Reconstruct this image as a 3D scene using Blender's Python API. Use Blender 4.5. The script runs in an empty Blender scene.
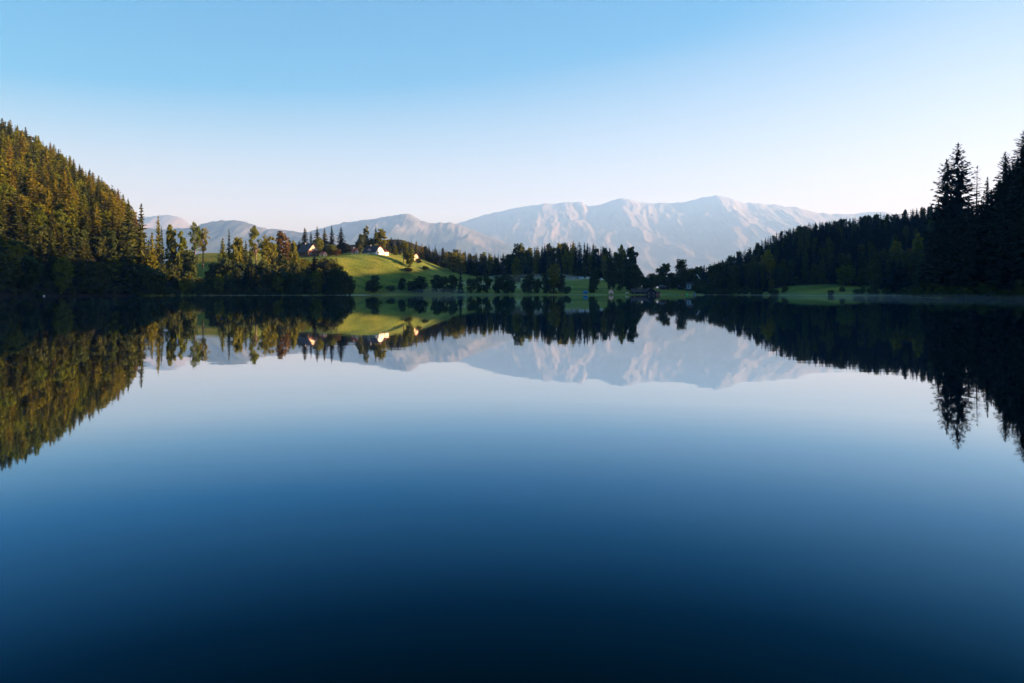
import bpy, math, random
import numpy as np
from mathutils import Vector, Matrix

random.seed(7)
SC = bpy.context.scene
COL = SC.collection
F = 682.67          # focal length in pixels (24 mm lens on a 36 mm sensor, 1024 px wide)
PY0 = 292.3         # picture row of the horizon
CH = 2.4            # camera height above the water
R = math.radians
SUN_AZ, SUN_EL = 88.0, 10.0     # azimuth from +Y towards +X

# ------------------------------------------------------------------ helpers
def sstep(x, a, b):
    t = np.clip((x - a) / (b - a), 0, 1)
    return t * t * (3 - 2 * t)

def hash2(ix, iy, seed):
    ix = ix.astype(np.int64); iy = iy.astype(np.int64)
    n = (ix * 374761393 + iy * 668265263 + seed * 1442695041) & 0x7fffffff
    n = ((n ^ (n >> 13)) * 1274126177) & 0x7fffffff
    n = n ^ (n >> 16)
    return (n & 0xffff) / 65535.0

def vnoise(x, y, seed=0):
    x = np.asarray(x, float); y = np.asarray(y, float)
    ix = np.floor(x); iy = np.floor(y); fx = x - ix; fy = y - iy
    fx = fx * fx * fx * (fx * (fx * 6 - 15) + 10); fy = fy * fy * fy * (fy * (fy * 6 - 15) + 10)
    a = hash2(ix, iy, seed); b = hash2(ix + 1, iy, seed); c = hash2(ix, iy + 1, seed); d = hash2(ix + 1, iy + 1, seed)
    return (a + (b - a) * fx) * (1 - fy) + (c + (d - c) * fx) * fy

def fbm(x, y, seed=0, oct=4, gain=.5):
    s = 0; a = 1; t = 0
    for o in range(oct):
        s = s + a * vnoise(x * 2 ** o, y * 2 ** o, seed + o * 17); t += a; a *= gain
    return s / t

def ridged(x, y, seed=0, oct=5, gain=.5):
    s = 0; a = 1; t = 0
    for o in range(oct):
        n = 1 - np.abs(2 * vnoise(x * 2 ** o, y * 2 ** o, seed + o * 31) - 1)
        s = s + a * n * n; t += a; a *= gain
    return s / t

def mesh_arrays(name, V, Q, T=None, mats=(), mi=None, smooth=False):
    """V (n,3); Q (m,4); T (k,3)"""
    me = bpy.data.meshes.new(name)
    V = np.asarray(V, np.float32)
    Q = np.asarray(Q if Q is not None else np.zeros((0, 4)), np.int32).reshape(-1, 4)
    T = np.asarray(T if T is not None else np.zeros((0, 3)), np.int32).reshape(-1, 3)
    me.vertices.add(len(V)); me.vertices.foreach_set('co', V.ravel())
    nl = Q.size + T.size
    me.loops.add(nl); me.loops.foreach_set('vertex_index', np.concatenate([Q.ravel(), T.ravel()]))
    tot = np.concatenate([np.full(len(Q), 4), np.full(len(T), 3)]).astype(np.int32)
    st = np.concatenate([[0], np.cumsum(tot)[:-1]]).astype(np.int32) if len(tot) else tot
    me.polygons.add(len(tot)); me.polygons.foreach_set('loop_start', st); me.polygons.foreach_set('loop_total', tot)
    for m in mats: me.materials.append(m)
    if mi is not None: me.polygons.foreach_set('material_index', np.asarray(mi, np.int32))
    me.polygons.foreach_set('use_smooth', np.full(len(tot), smooth))
    me.update(calc_edges=True)
    return me

def link(name, me, parent=None):
    o = bpy.data.objects.new(name, me); COL.objects.link(o)
    if parent is not None: o.parent = parent
    return o

def tag(o, label, cat, group=None):
    o['label'] = label; o['category'] = cat
    if group: o['group'] = group
    return o

def kind(o, k):
    o['kind'] = k; return o

class MB:
    """collects boxes, prisms and tubes into one mesh"""
    def __init__(s): s.V = []; s.Fc = []
    def add(s, vs, fs):
        b = len(s.V); s.V += [tuple(v) for v in vs]; s.Fc += [tuple(i + b for i in f) for f in fs]; return s
    def box(s, x0, x1, y0, y1, z0, z1):
        return s.add([(x, y, z) for z in (z0, z1) for y in (y0, y1) for x in (x0, x1)],
                     [(0, 2, 3, 1), (4, 5, 7, 6), (0, 1, 5, 4), (2, 6, 7, 3), (0, 4, 6, 2), (1, 3, 7, 5)])
    def slab(s, p, t):
        """quad p (4 points) thickened along its normal by t"""
        p = [Vector(q) for q in p]; n = (p[1] - p[0]).cross(p[3] - p[0]).normalized() * t
        return s.add(p + [q + n for q in p], [(0, 3, 2, 1), (4, 5, 6, 7), (0, 1, 5, 4), (1, 2, 6, 5), (2, 3, 7, 6), (3, 0, 4, 7)])
    def prism(s, outline, y0, y1):
        n = len(outline); vs = [(x, y0, z) for x, z in outline] + [(x, y1, z) for x, z in outline]
        fs = [tuple(range(n)), tuple(range(2 * n - 1, n - 1, -1))] + [(i, n + i, n + (i + 1) % n, (i + 1) % n) for i in range(n)]
        return s.add(vs, fs)
    def tube(s, pts, rad, n=6, cap=True):
        rings = []; b = len(s.V); pts = [Vector(p) for p in pts]
        for i, p in enumerate(pts):
            d = (pts[min(i + 1, len(pts) - 1)] - pts[max(i - 1, 0)]).normalized()
            a = d.orthogonal().normalized(); c = d.cross(a)
            r = rad[i] if hasattr(rad, '__len__') else rad
            s.V += [tuple(p + (a * math.cos(2 * math.pi * k / n) + c * math.sin(2 * math.pi * k / n)) * r) for k in range(n)]
        for i in range(len(pts) - 1):
            for k in range(n):
                s.Fc.append((b + i * n + k, b + i * n + (k + 1) % n, b + (i + 1) * n + (k + 1) % n, b + (i + 1) * n + k))
        if cap:
            s.Fc.append(tuple(b + k for k in range(n))[::-1]); s.Fc.append(tuple(b + (len(pts) - 1) * n + k for k in range(n)))
        return s
    def mesh(s, name, mat, smooth=False):
        me = bpy.data.meshes.new(name); me.from_pydata(s.V, [], s.Fc); me.materials.append(mat)
        if smooth: me.polygons.foreach_set('use_smooth', [True] * len(me.polygons))
        me.update(); return me
    def build(s, name, mat, parent=None, smooth=False):
        return link(name, s.mesh(name, mat, smooth), parent)

# ------------------------------------------------------------------ materials
def newmat(name):
    m = bpy.data.materials.new(name); m.use_nodes = True
    nt = m.node_tree; b = nt.nodes['Principled BSDF']
    return m, nt, b

def simple(name, col, rough=.7, var=.12, scale=1.5, metal=0.0, spec=.3):
    m, nt, b = newmat(name)
    tc = nt.nodes.new('ShaderNodeTexCoord'); nz = nt.nodes.new('ShaderNodeTexNoise'); nz.inputs['Scale'].default_value = scale
    nz.inputs['Detail'].default_value = 4
    nt.links.new(tc.outputs['Object'], nz.inputs['Vector'])
    mx = nt.nodes.new('ShaderNodeMix'); mx.data_type = 'RGBA'
    mx.inputs['A'].default_value = (*[c * (1 - var) for c in col], 1); mx.inputs['B'].default_value = (*[min(1, c * (1 + var)) for c in col], 1)
    nt.links.new(nz.outputs['Fac'], mx.inputs['Factor']); nt.links.new(mx.outputs['Result'], b.inputs['Base Color'])
    b.inputs['Roughness'].default_value = rough; b.inputs['Metallic'].default_value = metal
    b.inputs['Specular IOR Level'].default_value = spec
    return m

def planks(name, col, scale=6.0):
    m, nt, b = newmat(name)
    tc = nt.nodes.new('ShaderNodeTexCoord'); w = nt.nodes.new('ShaderNodeTexWave'); w.bands_direction = 'X'; w.inputs['Scale'].default_value = scale
    w.inputs['Distortion'].default_value = 1.0
    nt.links.new(tc.outputs['Object'], w.inputs['Vector'])
    r = nt.nodes.new('ShaderNodeValToRGB'); r.color_ramp.elements[0].color = (*[c * .5 for c in col], 1); r.color_ramp.elements[1].color = (*col, 1)
    r.color_ramp.elements[1].position = .35
    nt.links.new(w.outputs['Fac'], r.inputs['Fac']); nt.links.new(r.outputs['Color'], b.inputs['Base Color']); b.inputs['Roughness'].default_value = .8
    return m

def foliage(name, cols, trans=.25, tint=1.0):
    """tree to tree the colour runs through cols; clumps inside a crown vary too"""
    m, nt, b = newmat(name)
    oi = nt.nodes.new('ShaderNodeObjectInfo'); rp = nt.nodes.new('ShaderNodeValToRGB')
    e = rp.color_ramp.elements
    while len(e) < len(cols): e.new(.5)
    for i, c in enumerate(cols): e[i].position = i / (len(cols) - 1); e[i].color = (*c, 1)
    geo = nt.nodes.new('ShaderNodeNewGeometry'); nz = nt.nodes.new('ShaderNodeTexNoise')
    nz.inputs['Scale'].default_value = .45; nz.inputs['Detail'].default_value = 3
    nt.links.new(geo.outputs['Position'], nz.inputs['Vector'])
    nt.links.new(oi.outputs['Random'], rp.inputs['Fac'])
    mr = nt.nodes.new('ShaderNodeMapRange'); mr.inputs['From Min'].default_value = .3; mr.inputs['From Max'].default_value = .7
    mr.inputs['To Min'].default_value = .6; mr.inputs['To Max'].default_value = 1.4
    nt.links.new(nz.outputs['Fac'], mr.inputs['Value'])
    hs = nt.nodes.new('ShaderNodeHueSaturation'); nt.links.new(mr.outputs['Result'], hs.inputs['Value']); nt.links.new(rp.outputs['Color'], hs.inputs['Color'])
    nt.links.new(hs.outputs['Color'], b.inputs['Base Color'])
    b.inputs['Roughness'].default_value = .75; b.inputs['Specular IOR Level'].default_value = .12
    tr = nt.nodes.new('ShaderNodeBsdfTranslucent'); nt.links.new(hs.outputs['Color'], tr.inputs['Color'])
    ms = nt.nodes.new('ShaderNodeMixShader'); ms.inputs['Fac'].default_value = trans
    nt.links.new(b.outputs['BSDF'], ms.inputs[1]); nt.links.new(tr.outputs['BSDF'], ms.inputs[2])
    nt.links.new(ms.outputs['Shader'], nt.nodes['Material Output'].inputs['Surface'])
    return m

M = {}
M['bark'] = simple('bark', (.05, .036, .025), .9, .4, 3)
M['pale_bark'] = simple('pale_bark', (.16, .12, .09), .9, .4, 3)
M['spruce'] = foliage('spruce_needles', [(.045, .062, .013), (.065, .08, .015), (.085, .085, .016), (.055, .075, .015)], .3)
M['spruce_dark'] = foliage('shade_spruce_needles', [(.012, .024, .013), (.02, .032, .015), (.015, .028, .018)], .05)  # darker copy of the spruce needles, shade of the slopes put into the colour
M['larch'] = foliage('larch_needles', [(.19, .185, .016), (.22, .19, .017), (.16, .18, .015), (.25, .18, .02)], .45)
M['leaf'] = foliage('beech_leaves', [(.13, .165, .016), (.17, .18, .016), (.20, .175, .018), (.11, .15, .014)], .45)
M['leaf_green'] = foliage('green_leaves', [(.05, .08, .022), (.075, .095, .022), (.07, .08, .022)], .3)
M['leaf_russet'] = foliage('russet_leaves', [(.15, .095, .024), (.17, .11, .026)], .25)
M['white'] = simple('white_plaster', (.78, .74, .70), .85, .05)
M['cream'] = simple('cream_plaster', (.72, .55, .40), .85, .06)
M['red_tile'] = simple('red_roof', (.42, .075, .05), .75, .25, 3)
M['dark_tile'] = simple('dark_roof', (.045, .03, .035), .75, .25, 3)
M['grey_metal'] = simple('grey_sheet_roof', (.26, .28, .31), .4, .1, 1, .3)
M['bright_metal'] = simple('bright_sheet_roof', (.55, .58, .62), .35, .06, 1, .3)  # lighter copy of the grey sheet, sky reflection put into its colour
M['dark_wood'] = planks('dark_timber', (.045, .028, .018))
M['brown_wood'] = planks('brown_timber', (.16, .08, .045))
M['red_wood'] = planks('red_timber', (.30, .09, .06))
M['frame'] = simple('white_frame', (.7, .7, .7), .5, .03)
M['blue_wall'] = simple('pale_blue_wall', (.30, .46, .58), .8, .06)
M['white_paint'] = simple('white_paint', (.8, .8, .8), .4, .04)
M['pale_blue_paint'] = simple('pale_blue_paint', (.5, .62, .78), .4, .04)
M['rubber'] = simple('rubber', (.015, .015, .015), .8)
M['metal'] = simple('metal', (.4, .4, .4), .35, .05, 2, .9)
M['orange'] = simple('orange_shell', (.85, .30, .06), .35, .05)
M['green_b'] = simple('green_shell', (.12, .75, .14), .35, .05)
M['blue_b'] = simple('blue_shell', (.06, .14, .7), .35, .05)
M['blue_cloth'] = simple('blue_canvas', (.03, .22, .48), .7, .08)
M['peach_cloth'] = simple('peach_canvas', (.85, .48, .38), .7, .05)
M['beige_cloth'] = simple('beige_canvas', (.5, .44, .34), .7, .08)
M['stone'] = simple('stone', (.30, .29, .27), .9, .2)
gm, gnt, gb = newmat('window_glass'); gb.inputs['Base Color'].default_value = (.02, .025, .03, 1); gb.inputs['Roughness'].default_value = .08
M['glass'] = gm

# ------------------------------------------------------------------ lake outline and ground
SHORE = np.array([(-60, -8), (-140, 40), (-210, 150), (-270, 280), (-297, 380), (-300, 405), (-290, 430), (-275, 455), (-258, 480), (-245, 510),
                  (-217, 538), (-185, 553), (-165, 560), (-150, 566), (-139, 580), (-150, 612), (-132, 640), (-95, 650), (-60, 655), (-25, 648), (0, 650), (30, 645), (60, 648), (100, 652), (150, 650),
                  (185, 635), (225, 600), (262, 560), (280, 540), (295, 520), (302, 505), (270, 455), (223, 378), (205, 345), (190, 312), (180, 285), (182, 240), (195, 150),
                  (160, 50), (70, -8)], float)

def lake_dist(X, Y):
    """signed distance to the waterline, negative over the lake"""
    X = np.asarray(X, float); Y = np.asarray(Y, float)
    best = np.full(X.shape, 1e18); inside = np.zeros(X.shape, bool); n = len(SHORE)
    for i in range(n):
        ax, ay = SHORE[i]; bx, by = SHORE[(i + 1) % n]; dx, dy = bx - ax, by - ay
        t = np.clip(((X - ax) * dx + (Y - ay) * dy) / (dx * dx + dy * dy), 0, 1)
        best = np.minimum(best, (X - ax - t * dx) ** 2 + (Y - ay - t * dy) ** 2)
        if ay != by:
            cond = ((ay > Y) != (by > Y)) & (X < (bx - ax) * (Y - ay) / (by - ay) + ax)
            inside ^= cond
    d = np.sqrt(best)
    return np.where(inside, -d, d)

def ground(X, Y):
    X = np.asarray(X, float); Y = np.asarray(Y, float)
    d = lake_dist(X, Y) + (fbm(X / 9, Y / 9, 3, 2) - .5) * 2.0
    Ys = np.maximum(Y, 1.0); t = X / Ys
    t = np.where(Y < 1, np.sign(X) * 9, t)
    dp = np.maximum(d, 0)
    bank = np.where(d < 0, np.maximum(d * .25, -5), np.minimum(d * .22, .8) + np.minimum(dp * .01, 2.5))
    # wooded hill on the west shore
    L = 185 * (1 - np.exp(-dp * .92 / 185)) * (1 - sstep(t, -.60, -.515)) * (1 - sstep(Y, 650, 880) * .9) * (1 + .18 * (fbm(X / 60, Y / 60, 9, 3) - .5))
    capy = np.interp(t, [-.95, -.85, -.75, -.69, -.63, -.60, -.575, -.55, -.53, -.515], [89, 106, 134, 156, 187, 203, 222, 238, 258, 280])
    L = np.where(Y > 300, np.minimum(L, (PY0 - capy - 2.0 * (fbm(X / 30, Y / 30, 14, 2) - .5)) / F * Ys + CH), L)
    # meadow ridge with the farmhouses
    amp = np.interp(X, [-372, -315, -270, -225, -165, -138, -112, -80, -50, 0], [0, 37, 40, 35, 35, 34, 27, 13, 4, 0])
    ridge = amp * np.exp(-(np.minimum(Y - 690, 0) / 62) ** 2) * np.exp(-(np.maximum(Y - 740, 0) / 160) ** 2) * sstep(dp, 0, 60)
    # field rising to the forest behind the far shore
    field = np.clip((Y - 660) * .115, 0, 24) * (1 - sstep(X, 95, 165)) * sstep(X, -420, -200)
    cf = np.interp(X, [-200, -140, -75, -30, 10, 60, 110, 150, 190], [18, 22, 10, 5, 9, 15, 13, 8, 0]) * sstep(Y, 790, 860) * (1 - sstep(Y, 1000, 1200))
    # wooded hill on the east shore
    Rr = (np.minimum(dp, 60) * .13 + np.maximum(dp - 60, 0) * .29)
    Rr = np.minimum(Rr, 74 + 6 * fbm(X / 80, Y / 80, 5, 2)) * sstep(t, .24, .46) * sstep(Y, 380, 520) * (1 - sstep(Y, 1150, 1700))
    # headland and the valley side beyond the picture edge
    H = 46 * sstep(dp, 0, 50) * sstep(t, .585, .66) * (1 - sstep(Y, 430, 520))
    O = sstep(t, .70, .90) * np.interp(Y, [250, 380, 470, 540, 600, 720, 830, 1000], [140, 135, 124, 88, 74, 72, 100, 120]) * sstep(dp, 0, 150) * sstep(Y, -200, 200) * (1 - sstep(X, 1400, 2600)) * (1 + .12 * (fbm(X / 90, Y / 90, 6, 3) - .5))
    knob = 6.0 * np.exp(-((X - 165) / 42) ** 2 - ((Y - 730) / 42) ** 2)
    far = np.maximum(np.hypot(X, Y) - 2200, 0) * .002
    near = sstep(dp, 0, 200) * 14 * (Y < 60)
    rough = (fbm(X / 22, Y / 22, 1, 3) - .5) * 2.4 * sstep(dp, 2, 30) + (fbm(X / 70, Y / 45, 8, 2) - .5) * 5 * sstep(dp, 20, 80)
    return bank + np.where(d > 0, np.maximum(L, 0) + ridge + field + cf + np.maximum(Rr, H) + O + knob + far + near + rough, 0)

def gz(x, y): return float(ground(np.array([x]), np.array([y]))[0])

def axis(segs):
    out = []
    for a, b, s in segs: out += list(np.arange(a, b, s))
    return np.array(out + [segs[-1][1]], float)

gx = axis([(-33000, -8000, 5000), (-8000, -2000, 750), (-2000, -700, 50), (-700, 750, 5.5), (750, 2000, 40), (2000, 8000, 600), (8000, 33000, 5000)])
gy = axis([(-5600, -2000, 900), (-2000, -200, 120), (-200, 240, 11), (240, 1000, 5.0), (1000, 1600, 25), (1600, 6000, 220), (6000, 27500, 4300)])
GX, GY = np.meshgrid(gx, gy); GZ = ground(GX, GY)
nx, ny = len(gx), len(gy)
idx = np.arange(nx * ny).reshape(ny, nx)
Q = np.stack([idx[:-1, :-1], idx[:-1, 1:], idx[1:, 1:], idx[1:, :-1]], -1).reshape(-1, 4)

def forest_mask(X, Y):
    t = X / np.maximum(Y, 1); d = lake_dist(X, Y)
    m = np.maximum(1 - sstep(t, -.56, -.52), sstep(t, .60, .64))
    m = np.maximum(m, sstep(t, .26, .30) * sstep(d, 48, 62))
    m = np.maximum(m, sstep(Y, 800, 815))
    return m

gmat, nt, b = newmat('ground_grass_and_litter')
tc = nt.nodes.new('ShaderNodeTexCoord')
def nz_node(scale, det=5):
    n = nt.nodes.new('ShaderNodeTexNoise'); n.inputs['Scale'].default_value = scale; n.inputs['Detail'].default_value = det
    nt.links.new(tc.outputs['Object'], n.inputs['Vector']); return n
def ramp(src, stops):
    r = nt.nodes.new('ShaderNodeValToRGB'); e = r.color_ramp.elements
    while len(e) < len(stops): e.new(.5)
    for i, (p, c) in enumerate(stops): e[i].position = p; e[i].color = (*c, 1)
    nt.links.new(src, r.inputs['Fac']); return r
g1 = ramp(nz_node(.035).outputs['Fac'], [(.3, (.11, .175, .034)), (.5, (.17, .215, .034)), (.7, (.22, .215, .042))])
g2 = ramp(nz_node(.9).outputs['Fac'], [(.3, (.6, .6, .6)), (.7, (1.15, 1.15, 1.15))])
mul = nt.nodes.new('ShaderNodeMix'); mul.data_type = 'RGBA'; mul.blend_type = 'MULTIPLY'; mul.inputs['Factor'].default_value = 1
nt.links.new(g1.outputs['Color'], mul.inputs['A']); nt.links.new(g2.outputs['Color'], mul.inputs['B'])
mpg = nt.nodes.new('ShaderNodeMapping'); mpg.inputs['Rotation'].default_value = (0, 0, .35); mpg.inputs['Scale'].default_value = (.02, .16, .1); nt.links.new(tc.outputs['Object'], mpg.inputs['Vector'])
ng = nt.nodes.new('ShaderNodeTexNoise'); ng.inputs['Scale'].default_value = 1; ng.inputs['Detail'].default_value = 4; nt.links.new(mpg.outputs['Vector'], ng.inputs['Vector'])
g3 = ramp(ng.outputs['Fac'], [(.35, (.55, .6, .6)), (.5, (1, 1, 1)), (.65, (1.3, 1.15, 1.0))])
mul2 = nt.nodes.new('ShaderNodeMix'); mul2.data_type = 'RGBA'; mul2.blend_type = 'MULTIPLY'; mul2.inputs['Factor'].default_value = 1
nt.links.new(mul.outputs['Result'], mul2.inputs['A']); nt.links.new(g3.outputs['Color'], mul2.inputs['B'])
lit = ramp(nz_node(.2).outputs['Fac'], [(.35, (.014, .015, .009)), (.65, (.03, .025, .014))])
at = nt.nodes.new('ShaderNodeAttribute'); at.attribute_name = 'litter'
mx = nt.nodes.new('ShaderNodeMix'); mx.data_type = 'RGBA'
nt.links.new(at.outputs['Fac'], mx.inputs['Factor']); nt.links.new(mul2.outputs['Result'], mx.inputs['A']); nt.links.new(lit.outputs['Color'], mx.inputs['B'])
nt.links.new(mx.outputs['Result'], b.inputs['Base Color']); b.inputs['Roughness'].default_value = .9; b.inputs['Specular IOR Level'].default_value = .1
gbp = nt.nodes.new('ShaderNodeBump'); gbp.inputs['Strength'].default_value = 1; gbp.inputs['Distance'].default_value = .9      # tufts of grass
nt.links.new(nz_node(1.1, 3).outputs['Fac'], gbp.inputs['Height']); nt.links.new(gbp.outputs['Normal'], b.inputs['Normal'])

me = mesh_arrays('ground', np.stack([GX, GY, GZ], -1).reshape(-1, 3), Q, mats=[gmat], smooth=True)
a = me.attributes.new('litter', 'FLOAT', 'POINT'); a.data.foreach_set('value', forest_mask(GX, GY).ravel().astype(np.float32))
kind(link('ground', me), 'structure')

# water
wmat, nt, b = newmat('lake_water')
nt.nodes.remove(b); b = nt.nodes.new('ShaderNodeBsdfGlossy')
tc = nt.nodes.new('ShaderNodeTexCoord')
mp = nt.nodes.new('ShaderNodeMapping'); mp.inputs['Scale'].default_value = (.35, 1, 1); nt.links.new(tc.outputs['Object'], mp.inputs['Vector'])
rp_ = nt.nodes.new('ShaderNodeAttribute'); rp_.attribute_name = 'ripple'
rr = nt.nodes.new('ShaderNodeMapRange'); rr.inputs['To Min'].default_value = .02; rr.inputs['To Max'].default_value = .34
nt.links.new(rp_.outputs['Fac'], rr.inputs['Value']); nt.links.new(rr.outputs['Result'], b.inputs['Roughness'])
n2 = nt.nodes.new('ShaderNodeTexNoise'); n2.inputs['Scale'].default_value = .8; n2.inputs['Detail'].default_value = 2
nt.links.new(mp.outputs['Vector'], n2.inputs['Vector'])
bp = nt.nodes.new('ShaderNodeBump'); bp.inputs['Strength'].default_value = .03; bp.inputs['Distance'].default_value = .05
nt.links.new(n2.outputs['Fac'], bp.inputs['Height']); nt.links.new(bp.outputs['Normal'], b.inputs['Normal'])
fr = nt.nodes.new('ShaderNodeFresnel'); fr.inputs['IOR'].default_value = 1.333; nt.links.new(bp.outputs['Normal'], fr.inputs['Normal'])
fr_ = nt.nodes.new('ShaderNodeValToRGB'); e = fr_.color_ramp.elements     # reflection dimming and blue tint against the angle, put into the gloss colour
for i, (p, c) in enumerate([(.04, (.0003, .006, .010)), (.063, (.001, .0145, .0205)), (.09, (.006, .033, .056)), (.118, (.025, .08, .128)), (.204, (.105, .225, .34)), (.302, (.28, .43, .54)), (.386, (.52, .61, .66)), (.6, (.76, .79, .81)), (1, (1, 1, 1))]):
    if i >= 2: e.new(p)
    e[i].position = p; e[i].color = (*c, 1)
nt.links.new(fr.outputs['Fac'], fr_.inputs['Fac']); nt.links.new(fr_.outputs['Color'], b.inputs['Color'])
df = nt.nodes.new('ShaderNodeBsdfDiffuse'); df.inputs['Color'].default_value = (.0, .0015, .003, 1)
sh = nt.nodes.new('ShaderNodeAddShader'); nt.links.new(b.outputs['BSDF'], sh.inputs[0]); nt.links.new(df.outputs['BSDF'], sh.inputs[1])
nt.links.new(sh.outputs['Shader'], nt.nodes['Material Output'].inputs['Surface'])
lx, ly = np.meshgrid(np.arange(-420, 421, 6.0), axis([(-260, 440, 25), (440, 720, 4)]))
li = np.arange(lx.size).reshape(lx.shape)
lm = mesh_arrays('lake_water', np.stack([lx, ly, lx * 0], -1).reshape(-1, 3), np.stack([li[:-1, :-1], li[:-1, 1:], li[1:, 1:], li[1:, :-1]], -1).reshape(-1, 4), mats=[wmat])
ld = -lake_dist(lx, ly)
rv = sstep(ly, 470, 530) * (1 - sstep(ld + 14 * (fbm(lx / 30, ly / 30, 77, 2) - .5), 10, 48))
at_ = lm.attributes.new('ripple', 'FLOAT', 'POINT'); at_.data.foreach_set('value', rv.ravel().astype(np.float32))
kind(link('lake_water', lm), 'structure')

# ------------------------------------------------------------------ mountains
def mountain_mat(name, low, rock, rock2, zlo, zhi):
    m, nt, b = newmat(name)
    geo = nt.nodes.new('ShaderNodeNewGeometry'); sp = nt.nodes.new('ShaderNodeSeparateXYZ'); nt.links.new(geo.outputs['Position'], sp.inputs['Vector'])
    nz = nt.nodes.new('ShaderNodeTexNoise'); nz.inputs['Scale'].default_value = .0016; nz.inputs['Detail'].default_value = 8
    nt.links.new(geo.outputs['Position'], nz.inputs['Vector'])
    ma = nt.nodes.new('ShaderNodeMath'); ma.operation = 'MULTIPLY_ADD'; ma.inputs[1].default_value = (zhi - zlo) * 2.2
    nt.links.new(nz.outputs['Fac'], ma.inputs[0]); nt.links.new(sp.outputs['Z'], ma.inputs[2])
    mr = nt.nodes.new('ShaderNodeMapRange'); mr.inputs['From Min'].default_value = zlo + (zhi - zlo) * 1.1; mr.inputs['From Max'].default_value = zhi + (zhi - zlo) * 1.1
    nt.links.new(ma.outputs['Value'], mr.inputs['Value'])
    n2 = nt.nodes.new('ShaderNodeTexNoise'); n2.inputs['Scale'].default_value = .006; n2.inputs['Detail'].default_value = 6
    nt.links.new(geo.outputs['Position'], n2.inputs['Vector'])
    rk = nt.nodes.new('ShaderNodeMix'); rk.data_type = 'RGBA'; rk.inputs['A'].default_value = (*rock, 1); rk.inputs['B'].default_value = (*rock2, 1)
    nt.links.new(n2.outputs['Fac'], rk.inputs['Factor'])
    mx = nt.nodes.new('ShaderNodeMix'); mx.data_type = 'RGBA'; mx.inputs['A'].default_value = (*low, 1)
    nt.links.new(mr.outputs['Result'], mx.inputs['Factor']); nt.links.new(rk.outputs['Result'], mx.inputs['B'])
    nt.links.new(mx.outputs['Result'], b.inputs['Base Color']); b.inputs['Roughness'].default_value = .95; b.inputs['Specular IOR Level'].default_value = .05
    return m

def mountain(name, D, depth, crest, mat, seed, spur, res=(760, 150), rough=1.0):
    px = np.linspace(crest[0][0], crest[-1][0], res[0])
    cy = np.interp(px, [c[0] for c in crest], [c[1] for c in crest])
    X1 = (px - 512) / F * D
    cz = (PY0 - cy) / F * D + CH
    v = np.linspace(-1, .45, res[1])          # -1 foot in front, 0 crest, >0 behind
    U, W = np.meshgrid(X1, v); CZ = np.repeat(cz[None], res[1], 0)
    body = np.where(W <= 0, np.clip(1 + W, 0, 1) ** 1.25, 1 - (W / .45) ** 1.2)
    away = np.clip(np.abs(W) * 3.0, 0, 1) * np.clip((1 + W) * 2.5, 0, 1)
    wx = U + (fbm(U / spur * .7, W * 2.5, seed + 4, 3) - .5) * spur * 1.2
    n = ridged(wx / spur, W * 1.1 + 3, seed, 5, .5) - .42
    crag = (ridged(U / (spur * .2) + .8 * fbm(U / spur, W * 6, seed + 6, 2), W * 7, seed + 8, 5, .6) - .45)
    Z = CZ * body + CZ * .24 * n * away * rough * np.clip(1.1 + W * .35, .3, 1.2) + CZ * .06 * crag * np.clip((1 + W) * 1.5, 0, 1) * np.clip(.3 + np.abs(W) * 5, 0, 1)
    Z += CZ * .028 * (fbm(U / (spur * .1), W * 5, seed + 3, 3) - .5) * rough
    Y = D + W * depth + (fbm(U / spur, W * 2, seed + 2, 3) - .5) * depth * .25 * np.clip(np.abs(W) * 2, 0, 1)
    Z = np.where(W <= -.999, -30, np.maximum(Z, -20)); Z = np.where(W >= .449, -30, Z)
    idx = np.arange(res[0] * res[1]).reshape(res[1], res[0])
    Q = np.stack([idx[:-1, :-1], idx[:-1, 1:], idx[1:, 1:], idx[1:, :-1]], -1).reshape(-1, 4)
    return kind(link(name, mesh_arrays(name, np.stack([U, Y, Z], -1).reshape(-1, 3), Q, mats=[mat], smooth=True)), 'structure')

MD = 20000
pale = mountain_mat('limestone_range', (.08, .082, .09), (.215, .185, .175), (.135, .125, .125), 900, 2500)
blue = mountain_mat('forested_range', (.028, .04, .035), (.30, .27, .26), (.12, .12, .12), 900, 2000)
mountain('mountains', MD, 6500, [(330, 262), (380, 245), (420, 232), (445, 227), (460, 222), (480, 216), (500, 211), (520, 206), (540, 204), (556, 203), (563, 201.5), (572, 202), (582, 202), (588, 206), (600, 204), (612, 199.5), (620, 198), (628, 199), (640, 202), (660, 203), (680, 202), (700, 198), (708, 196), (716, 195),
         (724, 196), (732, 199), (745, 203), (755, 202.5), (765, 204.5), (775, 204), (783, 206), (795, 207), (810, 211), (830, 213.5), (850, 213.5), (870, 211), (885, 212), (950, 222), (1020, 230), (1100, 250)], pale, 11, 2300, rough=.6)
mountain('mountains', 13500, 4000, [(225, 262), (270, 245), (300, 234), (315, 229), (330, 226), (345, 222), (360, 220), (380, 217.5), (395, 215.5), (402, 213.5), (408, 213), (415, 216), (422, 220), (435, 223), (447, 222), (460, 224), (490, 236), (540, 256), (580, 275)], blue, 23, 1100, res=(300, 90), rough=.9)
mountain('mountains', 10500, 3000, [(60, 258), (100, 238), (130, 226), (165, 229), (195, 227), (203, 223), (212, 221), (222, 220), (235, 220), (245, 221), (255, 225), (268, 228.5), (285, 229), (300, 232), (330, 234), (380, 250), (430, 272)], blue, 37, 800, res=(300, 90), rough=.8)
mountain('mountains', 16500, 4500, [(20, 262), (80, 240), (130, 222), (148, 216), (160, 214.5), (172, 215), (181, 217), (187, 222), (195, 228), (220, 240), (270, 262)], pale, 51, 1200, res=(200, 90), rough=.9)

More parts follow.
